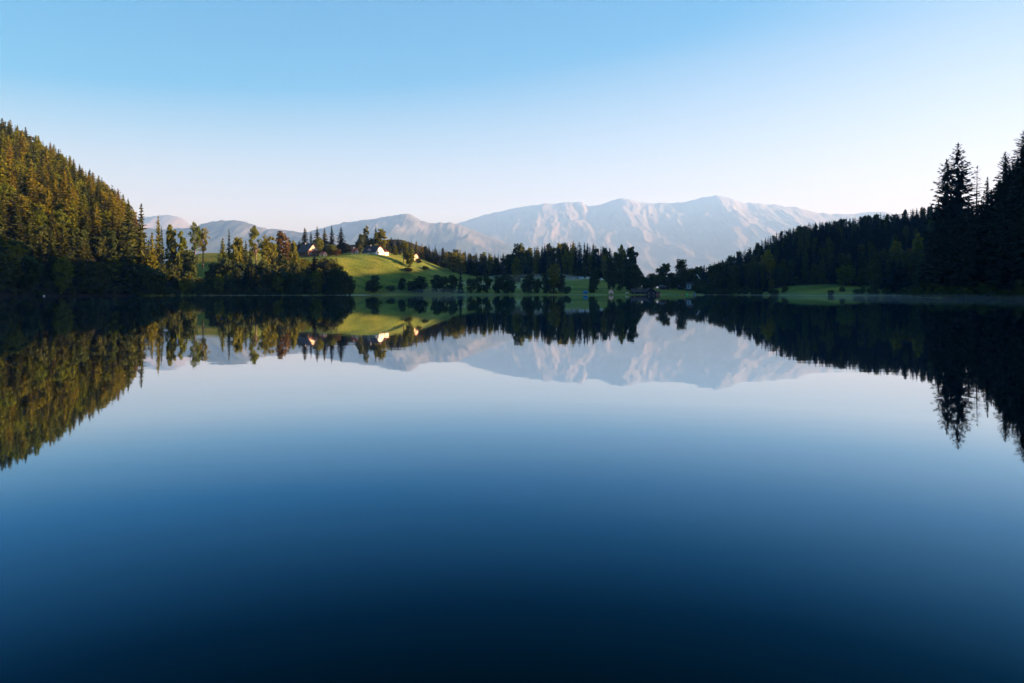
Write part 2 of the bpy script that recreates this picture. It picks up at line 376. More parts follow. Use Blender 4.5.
# ------------------------------------------------------------------ trees
def leaf_quads(C, A, B):
    """rhombs: centres C, half axes A (long) and B (wide)"""
    V = np.stack([C - A, C + B * 1.0 - A * .15, C + A, C - B - A * .15], 1).reshape(-1, 3)
    Q = np.arange(len(V)).reshape(-1, 4)
    return V, Q

def norm(v): return v / np.maximum(np.linalg.norm(v, axis=-1, keepdims=True), 1e-9)

def conifer(seed, H=28., Rad=4., whorls=24, nb=7, nt=7, base=.05, gap=0., tuft=.85, droop=.35, power=.85, sticks=False, lean=.5, width=.42, jit=.012, core=5):
    rg = np.random.default_rng(seed)
    C, A, B = [], [], []; st = MB()
    for i in range(whorls):
        f = (i + rg.uniform(0, .7)) / whorls
        z = H * (base + (.985 - base) * f)
        L0 = Rad * (1 - f) ** power * (1 if f > .1 else .75 + 2.5 * f) + .18
        k = max(4, int(nb * (1 - .35 * f)))
        ph = rg.uniform(0, 6.28)
        for j in range(k):
            if rg.random() < gap: continue
            az = ph + 6.283 * j / k + rg.normal(0, .25); l = L0 * rg.uniform(.6, 1.18)
            up = -.25 + .85 * f + rg.normal(0, .1); zb = z + rg.normal(0, jit) * H * (1 - f)
            n = max(3, int(nt * (l / Rad) ** .7 + 1))
            s = rg.uniform(.12, 1, n) ** .75
            dz = l * (up * s - droop * (1 - f * .8) * s * s + .16 * s ** 4)
            side = rg.normal(0, .16, n) * l * (1.1 - s * .75)
            ca, sa = math.cos(az), math.sin(az)
            c = np.stack([ca * l * s - sa * side, sa * l * s + ca * side, zb + dz - np.abs(side) * .15], -1)
            yaw = az + np.sign(side) * rg.uniform(.1, 1.0, n)
            pit = -rg.uniform(-.15, .75, n) * lean
            d = np.stack([np.cos(yaw) * np.cos(pit), np.sin(yaw) * np.cos(pit), np.sin(pit)], -1)
            ln = tuft * rg.uniform(.6, 1.3, n) * (.36 + .64 * (1 - f) ** .8)
            roll = rg.normal(0, .6, n)
            sd = np.stack([-np.sin(yaw), np.cos(yaw), np.zeros(n)], -1); upv = np.cross(d, sd)
            w = sd * np.cos(roll)[:, None] + upv * np.sin(roll)[:, None]
            C.append(c); A.append(d * ln[:, None]); B.append(w * (ln * width)[:, None])
            if sticks and l > .8:
                pts = [(ca * l * q, sa * l * q, zb + l * (up * q - droop * (1 - f * .8) * q * q + .16 * q ** 4)) for q in (0, .35, .7, .95)]
                st.tube(pts, [.055, .04, .025, .012], 3, False)
        if core:
            n = core; a2 = rg.uniform(0, 6.283, n); r2 = rg.uniform(.1, .42, n) * L0
            C.append(np.stack([np.cos(a2) * r2, np.sin(a2) * r2, z + rg.normal(0, .012, n) * H], -1))
            d = norm(np.stack([np.cos(a2) * .5, np.sin(a2) * .5, np.full(n, -.8)], -1)); w = np.stack([-np.sin(a2), np.cos(a2), np.zeros(n)], -1)
            l2 = (.35 + .3 * L0) * rg.uniform(.8, 1.2, n); A.append(d * l2[:, None]); B.append(w * (l2 * .5)[:, None])
    # leader
    n = 8; zz = H * (1 - rg.uniform(0, .05, n)); C.append(np.stack([rg.normal(0, .08, n), rg.normal(0, .08, n), zz], -1))
    A.append(np.stack([rg.normal(0, .12, n), rg.normal(0, .12, n), np.full(n, .55)], -1)); B.append(norm(rg.normal(0, 1, (n, 3)) * [1, 1, .1]) * .16)
    V, Qd = leaf_quads(np.concatenate(C), np.concatenate(A), np.concatenate(B))
    tk = MB(); tk.tube([(0, 0, -1.5), (0, 0, H * .3), (0, 0, H * .65), (0, 0, H * .98)], [H * .0145, H * .011, H * .006, .02], 7)
    return V, Qd, tk, st

def broadleaf(seed, H=18., Rad=5., base=.22, clumps=60, per=46, leaf=.42, lobes=5, tight=.9, limbs=9):
    rg = np.random.default_rng(seed)
    Hc = H * (1 - base); zc = H * base + Hc * .5
    # uneven crown: lobes hung off a central body
    LC = [np.array([0, 0, zc - Hc * .05])] * 3; LR = [np.array([Rad * .74, Rad * .74, Hc * .45])] * 3
    for k in range(lobes + 3):
        a = rg.uniform(0, 6.28); e = -1 + 1.9 * (k + rg.random()) / (lobes + 3)
        LC.append(np.array([math.cos(a) * Rad * .55 * math.sqrt(max(.15, 1 - e * e)), math.sin(a) * Rad * .55 * math.sqrt(max(.15, 1 - e * e)), zc + e * Hc * .38]))
        LR.append(np.array([1, 1, 1.0 + .25 * Hc / Rad * .5]) * Rad * rg.uniform(.3, .5))
    LC.append(np.array([rg.normal(0, Rad * .1), rg.normal(0, Rad * .1), H - Hc * .2])); LR.append(np.array([.4 * Rad, .4 * Rad, Hc * .19]))
    CC = []
    for k in range(clumps):
        i = rg.integers(0, len(LC)); d = norm(rg.normal(0, 1, 3)); r = rg.uniform(.3, 1.1) ** .6
        CC.append(LC[i] + d * LR[i] * r)
    CC = np.array(CC); CC[:, 2] = np.clip(CC[:, 2], H * base * .7, H * .97)
    cr = rg.uniform(.15, .36, clumps) * Rad * tight
    C = np.repeat(CC, per, 0) + norm(rg.normal(0, 1, (clumps * per, 3))) * (rg.uniform(.1, 1, (clumps * per, 1)) ** .5) * np.repeat(cr, per)[:, None] * [1, 1, .75]
    n = len(C); d = norm(rg.normal(0, 1, (n, 3)) + [0, 0, -.2]); s = norm(np.cross(d, rg.normal(0, 1, (n, 3))))
    ln = leaf * rg.uniform(.6, 1.3, (n, 1))
    V, Qd = leaf_quads(C, d * ln, s * ln * .6)
    tk = MB(); bx, by = rg.normal(0, .25, 2)
    top = (bx, by, H * .72)
    tk.tube([(0, 0, -1.2), (bx * .3, by * .3, H * base), (bx, by, H * .5), top], [H * .024, H * .018, H * .011, .04], 7)
    for k in range(limbs):
        q = CC[rg.integers(0, clumps)]; z0 = H * rg.uniform(base * .8, .55)
        mid = (q[0] * .45, q[1] * .45, z0 + (q[2] - z0) * .4)
        tk.tube([(bx * .5, by * .5, z0), mid, tuple(q)], [H * .009, H * .006, .03], 5, False)
    return V, Qd, tk, MB()

PROTO = {}
def proto(key, shape, cmat, bark, nat):
    V, Qd, tk, st = shape
    nQ = len(Qd)
    if st.V:      # twigs belong to the crown
        off = len(V); V = np.concatenate([V, np.array(st.V)]); Qd = np.concatenate([Qd, np.array([f for f in st.Fc]) + off])
    mi = np.zeros(len(Qd), int); mi[nQ:] = 1
    crown = mesh_arrays('crown', V, Qd, mats=[cmat, bark], mi=mi)
    trunk = tk.mesh('trunk', bark, True)
    # one-mesh version for trees whose trunk cannot be seen
    tq = [f for f in tk.Fc if len(f) == 4]; off = len(V)
    whole = mesh_arrays('tree', np.concatenate([V, np.array(tk.V)]), np.concatenate([Qd, np.array(tq) + off]), mats=[cmat, bark], mi=np.concatenate([mi, np.ones(len(tq), int)]))
    PROTO.setdefault(key, []).append(dict(crown=crown, trunk=trunk, whole=whole, H=nat[0], W=nat[1]))

for s in range(5): proto('spruce', conifer(100 + s, 28, 4.2 + .25 * s, 31, 8, 9, base=.02, tuft=1.15, power=.72 + .05 * s, width=.5), M['spruce'], M['bark'], (28, 8.6))
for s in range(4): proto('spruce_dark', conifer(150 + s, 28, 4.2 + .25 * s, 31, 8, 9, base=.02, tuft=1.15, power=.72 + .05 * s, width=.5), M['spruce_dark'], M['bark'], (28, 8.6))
for s in range(4): proto('larch', conifer(200 + s, 26, 4.2, 28, 8, 10, base=.03, tuft=1.0, droop=.2, power=.6, width=.55, lean=.9), M['larch'], M['bark'], (26, 8.2))
for s in range(4): proto('leaf', broadleaf(300 + s, 18, 5, .04, 135, 36, .5, 5 + s), M['leaf'], M['bark'], (18, 9.5))
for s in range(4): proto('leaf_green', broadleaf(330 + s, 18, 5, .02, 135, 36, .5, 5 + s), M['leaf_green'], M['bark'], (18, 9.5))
for s in range(3): proto('slim', broadleaf(360 + s, 22, 3.4, .12, 110, 34, .45, 6), M['leaf'], M['pale_bark'], (22, 6.6))
for s in range(2): proto('tall_stem', broadleaf(380 + s, 20, 4.2, .42, 64, 34, .38, 4), M['leaf'], M['pale_bark'], (20, 8.2))
for s in range(2): proto('russet', broadleaf(390 + s, 20, 4, .08, 110, 36, .48, 5), M['leaf_russet'], M['bark'], (20, 7.8))
for s in range(3): proto('shrub', broadleaf(400 + s, 8, 4.6, .02, 84, 36, .4, 5, 1.1, 5), M['leaf_green'], M['bark'], (8, 9.2))
proto('hero', conifer(501, 40, 9.5, 44, 9, 26, base=.06, gap=.12, tuft=1.1, droop=.30, power=.66, sticks=True, width=.33, lean=.6, jit=.004, core=2), M['spruce_dark'], M['bark'], (40, 19))
proto('hero', conifer(502, 38, 9.0, 40, 9, 26, base=.06, gap=.12, tuft=1.1, droop=.28, power=.62, sticks=True, width=.33, lean=.6, jit=.004, core=2), M['spruce_dark'], M['bark'], (38, 18))
proto('thin', conifer(511, 32, 4.6, 30, 6, 9, base=.1, gap=.2, tuft=.9, droop=.3, power=.6, sticks=True, width=.26, core=0), M['spruce_dark'], M['bark'], (32, 8.5))
SPEC = {'spruce': ('spruce_tree', 'tri'), 'spruce_dark': ('spruce_tree', 'tri'), 'larch': ('larch_tree', 'tri'), 'leaf': ('broadleaf_tree', 'ell'), 'leaf_green': ('broadleaf_tree', 'ell'),
        'slim': ('birch_tree', 'ell'), 'tall_stem': ('broadleaf_tree', 'ell'), 'russet': ('broadleaf_tree', 'ell'), 'shrub': ('shrub', 'ell'), 'hero': ('spruce_tree', 'tri'), 'thin': ('spruce_tree', 'tri')}

TREES = []      # dicts: key, X, Y, z, H, W, group, label, parts
def tree(key, X, Y, H, W, group, label=None, zone=None, parts=False):
    if SPEC[key][1] == 'tri' and zone: W = min(W, .4 * H)
    TREES.append(dict(key=key, X=X, Y=Y, z=gz(X, Y), H=H, W=W, group=group, label=label, zone=zone, parts=parts))

def at(key, px, Y, top, wpx, group, label, minh=4):
    X = (px - 512) / F * Y; z = gz(X, Y)
    H = (PY0 - top) / F * Y + CH - z
    if H < minh: H = minh
    tree(key, X, Y, H, wpx / F * Y, group, label, parts=True)

ORD = ['first', 'second', 'third', 'fourth', 'fifth', 'sixth', 'seventh', 'eighth', 'ninth', 'tenth', 'eleventh', 'twelfth', 'thirteenth', 'fourteenth', 'fifteenth', 'sixteenth',
       'seventeenth', 'eighteenth', 'nineteenth', 'twentieth']
def ordinal(i):
    if i < 20: return ORD[i]
    tens = {20: 'twenty', 30: 'thirty', 40: 'forty', 50: 'fifty', 60: 'sixty'}
    n = i + 1
    if n % 10 == 0: return {30: 'thirtieth', 40: 'fortieth', 50: 'fiftieth', 60: 'sixtieth'}[n]
    return tens[n // 10 * 10] + '-' + ORD[n % 10 - 1]

# --- the wooded tip and the meadow ridge of the west side
g = 'trees between the wooded hill and the meadow'
at('spruce', 141, 486, 203, 22, g, 'tall dark spruce at the water at the foot of the wooded hill')
at('spruce', 131, 500, 199, 20, g, 'tall spruce just inland of the dark spruce at the hill foot')
at('larch', 152, 505, 232, 14, g, 'low golden larch beside the tall dark spruce at the hill foot')
at('larch', 159, 540, 216, 12, g, 'slender orange larch rising past the pinkish far peak')
at('spruce', 164, 540, 226, 9, g, 'narrow dark spruce between the orange larch and the birches')
at('slim', 172, 560, 220, 15, g, 'tall golden birch with pale bare stem before the far peak')
at('slim', 180, 560, 230, 14, g, 'shorter golden birch next to the tall birch with pale stem')
at('leaf_green', 189, 545, 250, 22, g, 'dark rounded tree at the water below the knoll with two tall stems')
at('leaf_green', 170, 522, 270, 20, g, 'low dark bush tree on the bank beneath the golden birches')
at('leaf_green', 157, 512, 262, 16, g, 'dark leafy tree on the bank beneath the orange larch')
g = 'tall stemmed trees on the knoll'
at('tall_stem', 195.5, 640, 221.5, 11, g, 'tall tree with bare stem on the knoll, the taller of the pair')
at('tall_stem', 203, 645, 227, 12, g, 'tall tree with bare stem on the knoll, the shorter and wider of the pair')
g = 'trees along the west bank'
rows = [('larch', 223, 590, 238, 14, 'golden larch left of the pointed spruce beyond the knoll'), ('spruce', 229, 600, 228, 9, 'pointed spruce standing among golden crowns right of the knoll'),
        ('leaf', 238, 600, 236, 17, 'rounded yellow tree right of the pointed spruce beyond the knoll'), ('spruce', 246.5, 590, 241, 13, 'dark conical spruce in front of the light feathery tree'),
        ('tall_stem', 256, 630, 225.5, 14, 'light feathery tree with open crown against the blue hills'), ('leaf', 268, 610, 236, 17, 'yellow green rounded tree right of the feathery tree'),
        ('russet', 283, 650, 231, 17, 'broad russet tree before the first farmhouse'), ('leaf', 293, 640, 240, 9, 'bright yellow slim tree beside the dark farmhouse roof'),
        ('leaf', 276, 640, 244, 12, 'small golden tree between the russet tree and the yellow green one'),
        ('leaf_green', 213, 565, 262, 16, 'dark leafy tree on the bank under the lit knoll'), ('leaf_green', 226, 562, 257, 18, 'dark leafy tree on the bank under the golden larch'),
        ('leaf_green', 237, 565, 262, 18, 'dark leafy tree on the bank under the rounded yellow tree'), ('spruce_dark', 250, 570, 252, 18, 'dark broad spruce on the bank under the conical spruce'),
        ('leaf_green', 262, 570, 260, 20, 'dark round tree on the bank under the yellow green tree'), ('leaf_green', 275, 573, 264, 18, 'dark tree on the bank before the small golden tree'),
        ('leaf_green', 286, 580, 258, 18, 'dark tree on the bank before the russet tree'), ('larch', 296, 610, 250, 14, 'golden brown larch on the slope below the first farmhouse'),
        ('spruce', 303, 590, 268, 14, 'small dark spruce on the bank below the first farmhouse'),
        ('leaf', 289, 610, 262, 12, 'low golden bush tree on the slope below the first farmhouse'),
        ('spruce_dark', 315, 586, 254, 26, 'broad dark spruce with sharp tip leading the bankside clump'), ('leaf_green', 326, 584, 258, 26, 'large dark rounded tree in the middle of the bankside clump'),
        ('leaf', 336, 592, 262, 20, 'olive rounded tree behind the right half of the bankside clump'), ('leaf_green', 341, 586, 270, 20, 'dark round tree near the right end of the bankside clump'),
        ('leaf_green', 349, 592, 275, 13, 'small dark tree at the very end of the bankside clump'), ('leaf_green', 307, 578, 277, 16, 'low dark bush tree at the waterline left of the bankside clump'),
        ('shrub', 330, 576, 281, 16, 'low dark shrub at the waterline in the bankside clump'), ('shrub', 296, 575, 283, 14, 'low dark shrub at the waterline below the larch'),
        ('shrub', 255, 566, 283, 14, 'low dark shrub at the waterline under the broad spruce'), ('shrub', 219, 548, 284, 14, 'low green shrub at the waterline under the knoll'),
        ('shrub', 201, 535, 283, 14, 'low green shrub at the waterline near the round dark tree')]
for k, px, Y, tp, w, lb in rows: at(k, px, Y, tp, w, g, lb)
g = 'trees around the farmhouses'
rows = [('spruce', 304.5, 735, 227.5, 11, 'tall spruce behind the dark roof of the first farmhouse'), ('spruce', 311, 740, 231, 6, 'slim bluish spruce between two tall spruces behind the first farmhouse'),
        ('spruce', 317.5, 740, 226, 10, 'tall brownish spruce rising above the lit gable'), ('spruce', 324.5, 740, 227, 9, 'tall narrow spruce second right of the lit gable'),
        ('spruce_dark', 332, 735, 225, 9, 'darkest narrow spruce of the row right of the lit gable'), ('spruce_dark', 341, 730, 227, 14, 'wide dark spruce ending the row beside the meadow'),
        ('leaf', 318.5, 722, 238, 13, 'yellow rounded tree close behind the lit gable'), ('leaf', 331, 695, 244, 13, 'olive tree at the meadow edge in front of the narrow spruces'),
        ('russet', 337, 690, 249, 11, 'brownish low tree at the meadow edge below the wide spruce'), ('russet', 346.5, 735, 243, 9, 'russet tree left of the small red roof'),
        ('leaf_green', 360, 730, 233.5, 9, 'dark round tree between the red roof and the white farmhouse'), ('slim', 366, 738, 225, 8, 'thin tall tree rising behind the dark round tree'),
        ('spruce', 375.5, 745, 226, 8, 'slender spruce behind the ridge of the white farmhouse'), ('leaf', 381, 742, 229, 15, 'wide yellow green tree behind the white gable'),
        ('leaf', 372, 742, 238, 10, 'low yellow green tree behind the white farmhouse roof'), ('spruce_dark', 391, 770, 237, 9, 'dark spruce right of the red roofed annex'),
        ('spruce_dark', 398, 790, 239, 10, 'dark spruce behind the golden birch'), ('slim', 404, 705, 240, 10, 'tall golden birch at the meadow corner'),
        ('leaf', 410, 700, 247, 10, 'wide golden tree leaning against the meadow birch'), ('larch', 395, 740, 244, 9, 'brown golden larch between the annex and the meadow birch'),
        ('spruce', 299, 730, 240, 7, 'small spruce left of the first farmhouse chimney'), ('leaf', 306, 655, 259, 10, 'golden bush tree in front of the first farmhouse'),
        ('leaf', 352, 735, 250, 7, 'low bush tree under the small red roof'), ('larch', 302, 655, 257, 7, 'small golden larch in front of the dark farmhouse roof')]
for k, px, Y, tp, w, lb in rows: at(k, px, Y, tp, w, g, lb)
g = 'bushes and trees along the far shore field'
rows = [('leaf_green', 375, 650, 275, 15, 'round dark bush, first at the shore under the white farmhouse'), ('shrub', 369, 652, 281, 9, 'small low bush leaning on the first round shore bush'),
        ('shrub', 390.5, 658, 285, 10, 'smallest low bush on the shore between two rounder ones'), ('leaf_green', 402, 662, 277.5, 10, 'narrow round bush on the shore below the golden birch'),
        ('leaf_green', 418.5, 660, 275.5, 19, 'wide cone shaped bush on the shore with mist beside it'), ('shrub', 411, 664, 281, 8, 'low bush touching the wide cone shaped one'),
        ('leaf_green', 436, 666, 274, 12, 'hazy rounded tree in the mist on the far shore'), ('leaf_green', 444, 662, 276, 12, 'hazy tree in the mist with a wider crown'),
        ('leaf_green', 452.5, 664, 273.5, 11, 'rounded tree left of the dark pointed spruce on the shore'), ('spruce_dark', 460.5, 664, 271, 8, 'dark pointed spruce in the shore row'),
        ('leaf_green', 470, 664, 278, 10, 'low tree right of the dark pointed shore spruce'), ('leaf_green', 478, 666, 275.5, 12, 'rounded tree of middle height in the shore row'),
        ('leaf_green', 487, 666, 274.5, 11, 'slightly taller rounded tree left of the large dark mound'), ('leaf_green', 499, 662, 275.5, 14, 'left half of the large dark mound of trees on the shore'),
        ('leaf_green', 508, 661, 273, 17, 'right and taller half of the large dark mound of trees on the shore'), ('leaf_green', 528, 662, 273, 15, 'round dark tree standing free right of the large mound'),
        ('shrub', 538, 662, 278.5, 10, 'low dark bush between the round tree and the tall lit one'), ('leaf', 554, 664, 263.5, 19, 'tall dark tree with a lighter green head near the shore'),
        ('leaf_green', 546, 662, 272, 12, 'dark tree under the left side of the light headed tree'), ('leaf_green', 561, 666, 274, 10, 'dark tree under the right side of the light headed tree'),
        ('shrub', 567, 660, 286, 9, 'low bush at the waterline before the grass bank'), ('leaf_green', 594.5, 690, 266, 11, 'dark tree on the grass bank left of the white camper'),
        ('shrub', 592, 672, 283, 8, 'small round bush on the grass bank beside the blue tent'),
        ('leaf_green', 611, 690, 257, 12, 'dark tree with green tip above the peach tent'), ('leaf_green', 618.5, 684, 252, 17, 'tall brownish dark tree above the peach tent'),
        ('leaf_green', 630, 690, 246, 19, 'tallest dark tree at the end of the far shore wood'), ('leaf_green', 636, 684, 264, 12, 'dark lower tree stepping down beside the tallest one'),
        ('leaf', 622, 760, 245, 11, 'pale feathery tree head showing above the dark shore trees'),
        ('shrub', 645, 700, 278, 10, 'low bush above the roof of the bluish boathouse'), ('leaf_green', 641, 740, 271, 9, 'small tree right of the dark shore wood'), ('shrub', 650, 705, 274.5, 13, 'low bush in the open gap before the mountain'),
        ('shrub', 654, 745, 274, 9, 'second low bush in the open gap before the mountain'), ('leaf_green', 664.5, 715, 261.5, 16, 'round dark tree above the boathouses'),
        ('leaf_green', 680.5, 715, 259, 15, 'round dark tree left of the chalet, taller of the two'), ('leaf_green', 672, 720, 272, 11, 'low tree between the two round dark trees'),
        ('shrub', 660, 745, 275, 13, 'low dark bush behind the boathouse roofs'), ('shrub', 669, 750, 276, 12, 'low dark bush between the two pale roofed huts'), ('shrub', 677, 752, 273, 12, 'low dark bush behind the smaller pale roofed hut'), ('shrub', 686, 748, 275, 12, 'low dark bush behind the pale blue cottage'), ('leaf_green', 690, 735, 268, 12, 'dark tree behind the chalet ridge'), ('leaf_green', 700, 738, 265, 13, 'dark tree behind the bright roof slope'), ('leaf_green', 690, 705.5, 270.5, 11, 'dark tree rising behind the pale blue cottage'), ('leaf_green', 697.5, 690, 276.5, 12, 'dark tree hiding the timber front of the chalet'), ('leaf_green', 703.5, 682, 279, 11, 'low dark tree under the end of the bright roof slope'), ('shrub', 697, 668, 285, 12, 'dark shrub at the shore before the chalet'), ('shrub', 705, 664, 284, 12, 'dark shrub at the shore right of the chalet'),
        ('leaf_green', 577, 796, 268, 8, 'dark tree behind the parked campers'), ('leaf_green', 519.5, 775, 243, 16, 'tall bright green tree standing before the far wood'),
        ('leaf', 516, 770, 256, 12, 'lower green tree clinging to the tall bright one'), ('leaf', 453.5, 775, 252, 17, 'golden green tree with visible trunk at the field edge'),
        ('larch', 460, 785, 250, 8, 'brown conifer close behind the golden green field tree'),
        ('shrub', 408, 690, 267.5, 10, 'dark round bush at the foot of the meadow birch'), ('shrub', 425, 715, 267, 9, 'dark bush on the field right of the meadow birch'),
        ('leaf_green', 418, 735, 258, 8, 'olive small tree left of the field bush'), ('leaf_green', 585, 798, 266, 9, 'dark tree between the parked campers and the wood')]
for k, px, Y, tp, w, lb in rows: at(k, px, Y, tp, w, g, lb)
g = 'leafy trees on the east shore'
rows = [('leaf_green', 716, 665, 264, 17, 'dark leafy tree right of the chalet at the water'), ('leaf_green', 722, 650, 262, 18, 'dark leafy tree second right of the chalet at the water'),
        ('leaf_green', 735, 640, 264, 18, 'broad dark tree on the shore left of the olive tree'), ('spruce_dark', 745, 655, 255, 14, 'dark spruce on the shore among leafy trees'),
        ('leaf_green', 755, 640, 262, 15, 'dark tree left under the tall olive tree'), ('leaf', 768, 648, 250, 18, 'tall olive tree where the east meadow begins'), ('leaf_green', 778, 645, 264, 14, 'lower tree at the right foot of the tall olive tree'),
        ('leaf', 846, 600, 265.5, 19, 'round lone tree standing on the east meadow'), ('shrub', 827, 618, 279, 7, 'small bush on the meadow left of the lone tree'), ('shrub', 812, 636, 280, 9, 'low bush at the upper edge of the east meadow'), ('leaf_green', 796, 640, 276, 11, 'small tree at the upper edge of the east meadow'), ('shrub', 836, 632, 276, 9, 'bush close behind the lone tree at the forest edge'), ('shrub', 785, 600, 286, 8, 'low bush near the foot of the east meadow'),
        ('leaf_green', 862, 590, 268, 12, 'dark tree right of the lone meadow tree'), ('leaf_green', 877, 585, 250, 17, 'dark tree at the right end of the east meadow'),
        ('leaf', 896, 590, 241, 16, 'tall olive brown tree in front of the dark spruces'), ('leaf_green', 888, 572, 268, 18, 'low dark tree at the water right of the meadow'),
        ('leaf', 917, 590, 234, 13, 'highest olive tree next to the near black headland'), ('russet', 909, 585, 246, 12, 'brownish tree left of the highest olive tree'),
        ('leaf_green', 906, 558, 262, 20, 'dark tree at the water near the headland'), ('leaf_green', 919, 548, 258, 18, 'dark tree at the water touching the headland'),
        ('shrub', 745, 630, 285, 14, 'low shrub at the waterline under the shore spruce'), ('shrub', 842, 568, 289, 7, 'little shrub at the waterline under the lone tree')]
for k, px, Y, tp, w, lb in rows: at(k, px, Y, tp, w, g, lb)
# --- near black headland
g = 'great spruces on the headland'
at('hero', 958, 392, 142, 53, g, 'great spruce on the headland with airy tiers, taller of the leaning pair')
at('hero', 948, 388, 158, 50, g, 'great spruce on the headland with airy tiers, lower one of the pair')
at('thin', 976, 396, 166, 22, g, 'thin half bare spruce right of the great airy pair')
at('spruce_dark', 987, 380, 176.5, 16, g, 'small pointed spruce between the thin spruce and the dark wall')
at('hero', 1006, 345, 151, 32, g, 'ragged black spruce, first step of the dark wall at the edge')
at('hero', 1023, 340, 128, 40, g, 'highest ragged black spruce, cut by the right edge of the photo')
at('spruce_dark', 938, 380, 202, 18, g, 'black spruce at the left flank of the great airy pair')
at('spruce_dark', 968, 372, 196, 20, g, 'black spruce under the right side of the great airy pair')

# --- forests
rgf = np.random.default_rng(42)
def poisson(x0, x1, y0, y1, sp, ok):
    pts = []; cell = {}
    n = int((x1 - x0) * (y1 - y0) / sp ** 2 * 7)
    P = np.stack([rgf.uniform(x0, x1, n), rgf.uniform(y0, y1, n)], -1)
    keep = ok(P[:, 0], P[:, 1]); P = P[keep]
    for x, y in P:
        c = (int(x // sp), int(y // sp)); good = True
        for i in (-1, 0, 1):
            for j in (-1, 0, 1):
                for q in cell.get((c[0] + i, c[1] + j), ()):
                    if (q[0] - x) ** 2 + (q[1] - y) ** 2 < sp * sp: good = False
        if good: pts.append((x, y)); cell.setdefault(c, []).append((x, y))
    return pts

def limit(X, Y, z, H, prof, jit):
    px = 512 + F * X / Y; lim = np.interp(px, [p[0] for p in prof], [p[1] for p in prof]) + jit
    return min(H, (PY0 - lim) / F * Y + CH - z)

PL = [(-60, 88), (0, 113), (20, 121), (40, 136), (60, 147), (80, 163), (100, 175), (112, 183), (125, 193), (140, 206), (150, 222), (158, 245)]
def okL(x, y):
    t = x / y; d = lake_dist(x, y); return (t > -.86) & (t < -.52) & (d > 1.5) & (d < 420)
for x, y in poisson(-660, -225, 385, 800, 7.8, okL):
    z = gz(x, y); px = 512 + F * x / y; r = rgf.random(); d = float(lake_dist(np.array([x]), np.array([y]))[0])
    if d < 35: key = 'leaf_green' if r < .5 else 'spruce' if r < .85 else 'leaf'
    else: key = 'spruce' if r < .34 else 'larch' if r < .66 else 'leaf' if r < .995 else 'russet'
    H = rgf.uniform(22, 33) if key in ('spruce', 'larch') else rgf.uniform(16, 23)
    H = limit(x, y, z, H, PL, rgf.uniform(0, 9) if key in ('spruce', 'larch') else rgf.uniform(6, 16))
    if H < 8: continue
    tree(key, x, y, H, rgf.uniform(9.5, 12.5) * min(1, H / 20 + .2) * (1.15 if key in ('leaf', 'leaf_green', 'russet') else 1), 'trees of the wooded hill on the west shore', zone='west')
PP = [(160, 250), (175, 262), (186, 268), (200, 277), (212, 270), (220, 252), (235, 250), (250, 252), (262, 248), (280, 246), (292, 250), (300, 255), (312, 256), (325, 257), (338, 262), (350, 274), (358, 288)]
def okP(x, y):
    px = 512 + F * x / y; d = lake_dist(x, y); return (px > 160) & (px < 353) & (d > 1.5) & (d < 75)
for x, y in poisson(-330, -140, 515, 650, 8.2, okP):
    z = gz(x, y); H = limit(x, y, z, rgf.uniform(15, 26), PP, rgf.uniform(0, 9))
    if H < 4: continue
    r = rgf.random(); key = 'leaf_green' if r < .38 else 'leaf' if r < .72 else 'larch' if r < .84 else 'spruce'
    tree(key, x, y, H, min(rgf.uniform(8, 11), H * .8), 'x', zone='prom')
PF = [(286, 240), (300, 238), (310, 240), (325, 240), (340, 242), (350, 244), (360, 243), (372, 240), (388, 240), (396, 244)]
def okF(x, y):
    px = 512 + F * x / y; return (px > 284) & (px < 392)
for x, y in poisson(-260, -120, 738, 775, 8.0, okF):
    z = gz(x, y); H = limit(x, y, z, rgf.uniform(16, 26), PF, rgf.uniform(0, 7))
    if H < 5: continue
    r = rgf.random(); key = 'leaf_green' if r < .2 else 'leaf' if r < .5 else 'larch' if r < .65 else 'spruce'
    tree(key, x, y, H, min(rgf.uniform(8, 10.5), H * .8), 'x', zone='farm')
PCf = [(385, 238), (400, 237), (415, 240), (430, 243), (450, 248), (470, 250), (500, 253), (512, 251), (530, 245), (545, 242), (560, 241), (575, 240), (585, 241), (600, 244), (618, 246), (640, 250)]
def okC(x, y):
    px = 512 + F * x / y; return (px > 386) & (px < 634)
for x, y in poisson(-190, 170, 806, 880, 6.6, okC):
    z = gz(x, y); H = limit(x, y, z, rgf.uniform(24, 34), PCf, rgf.uniform(0, 6))
    if H < 8: continue
    r = rgf.random(); key = 'spruce_dark' if r < .45 else 'spruce' if r < .74 else 'larch' if r < .80 else 'leaf_green' if r < .94 else 'leaf'
    tree(key, x, y, H, rgf.uniform(8.5, 11), 'trees of the dark wood behind the far field', zone='centre')
PR = [(680, 275), (690, 268), (705, 262), (720, 257), (735, 251), (750, 246), (760, 240), (770, 235), (783, 229), (800, 224), (820, 221), (845, 217), (865, 215), (880, 212), (895, 213), (905, 209), (925, 205), (960, 200), (1000, 190)]
def okR(x, y):
    t = x / y; d = lake_dist(x, y); px = 512 + F * t
    return (t > .265) & ((px > 713) | (y > 716)) & (t < .66) & (d > np.where((px > 768) & (px < 870), 46 + 26 * fbm(x / 14, y / 14, 61, 2), 8)) & (y > 500)
for x, y in poisson(170, 640, 500, 960, 8.6, okR):
    z = gz(x, y); d = float(lake_dist(np.array([x]), np.array([y]))[0])
    H = limit(x, y, z, rgf.uniform(20, 30), PR, abs(rgf.normal(0, 3.2)))
    if H < 7: continue
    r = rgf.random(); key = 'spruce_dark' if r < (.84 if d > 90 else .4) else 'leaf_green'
    tree(key, x, y, H, rgf.uniform(8.5, 11) if key != 'leaf_green' else rgf.uniform(7, 10), 'trees of the dark hill on the east shore', zone='east')
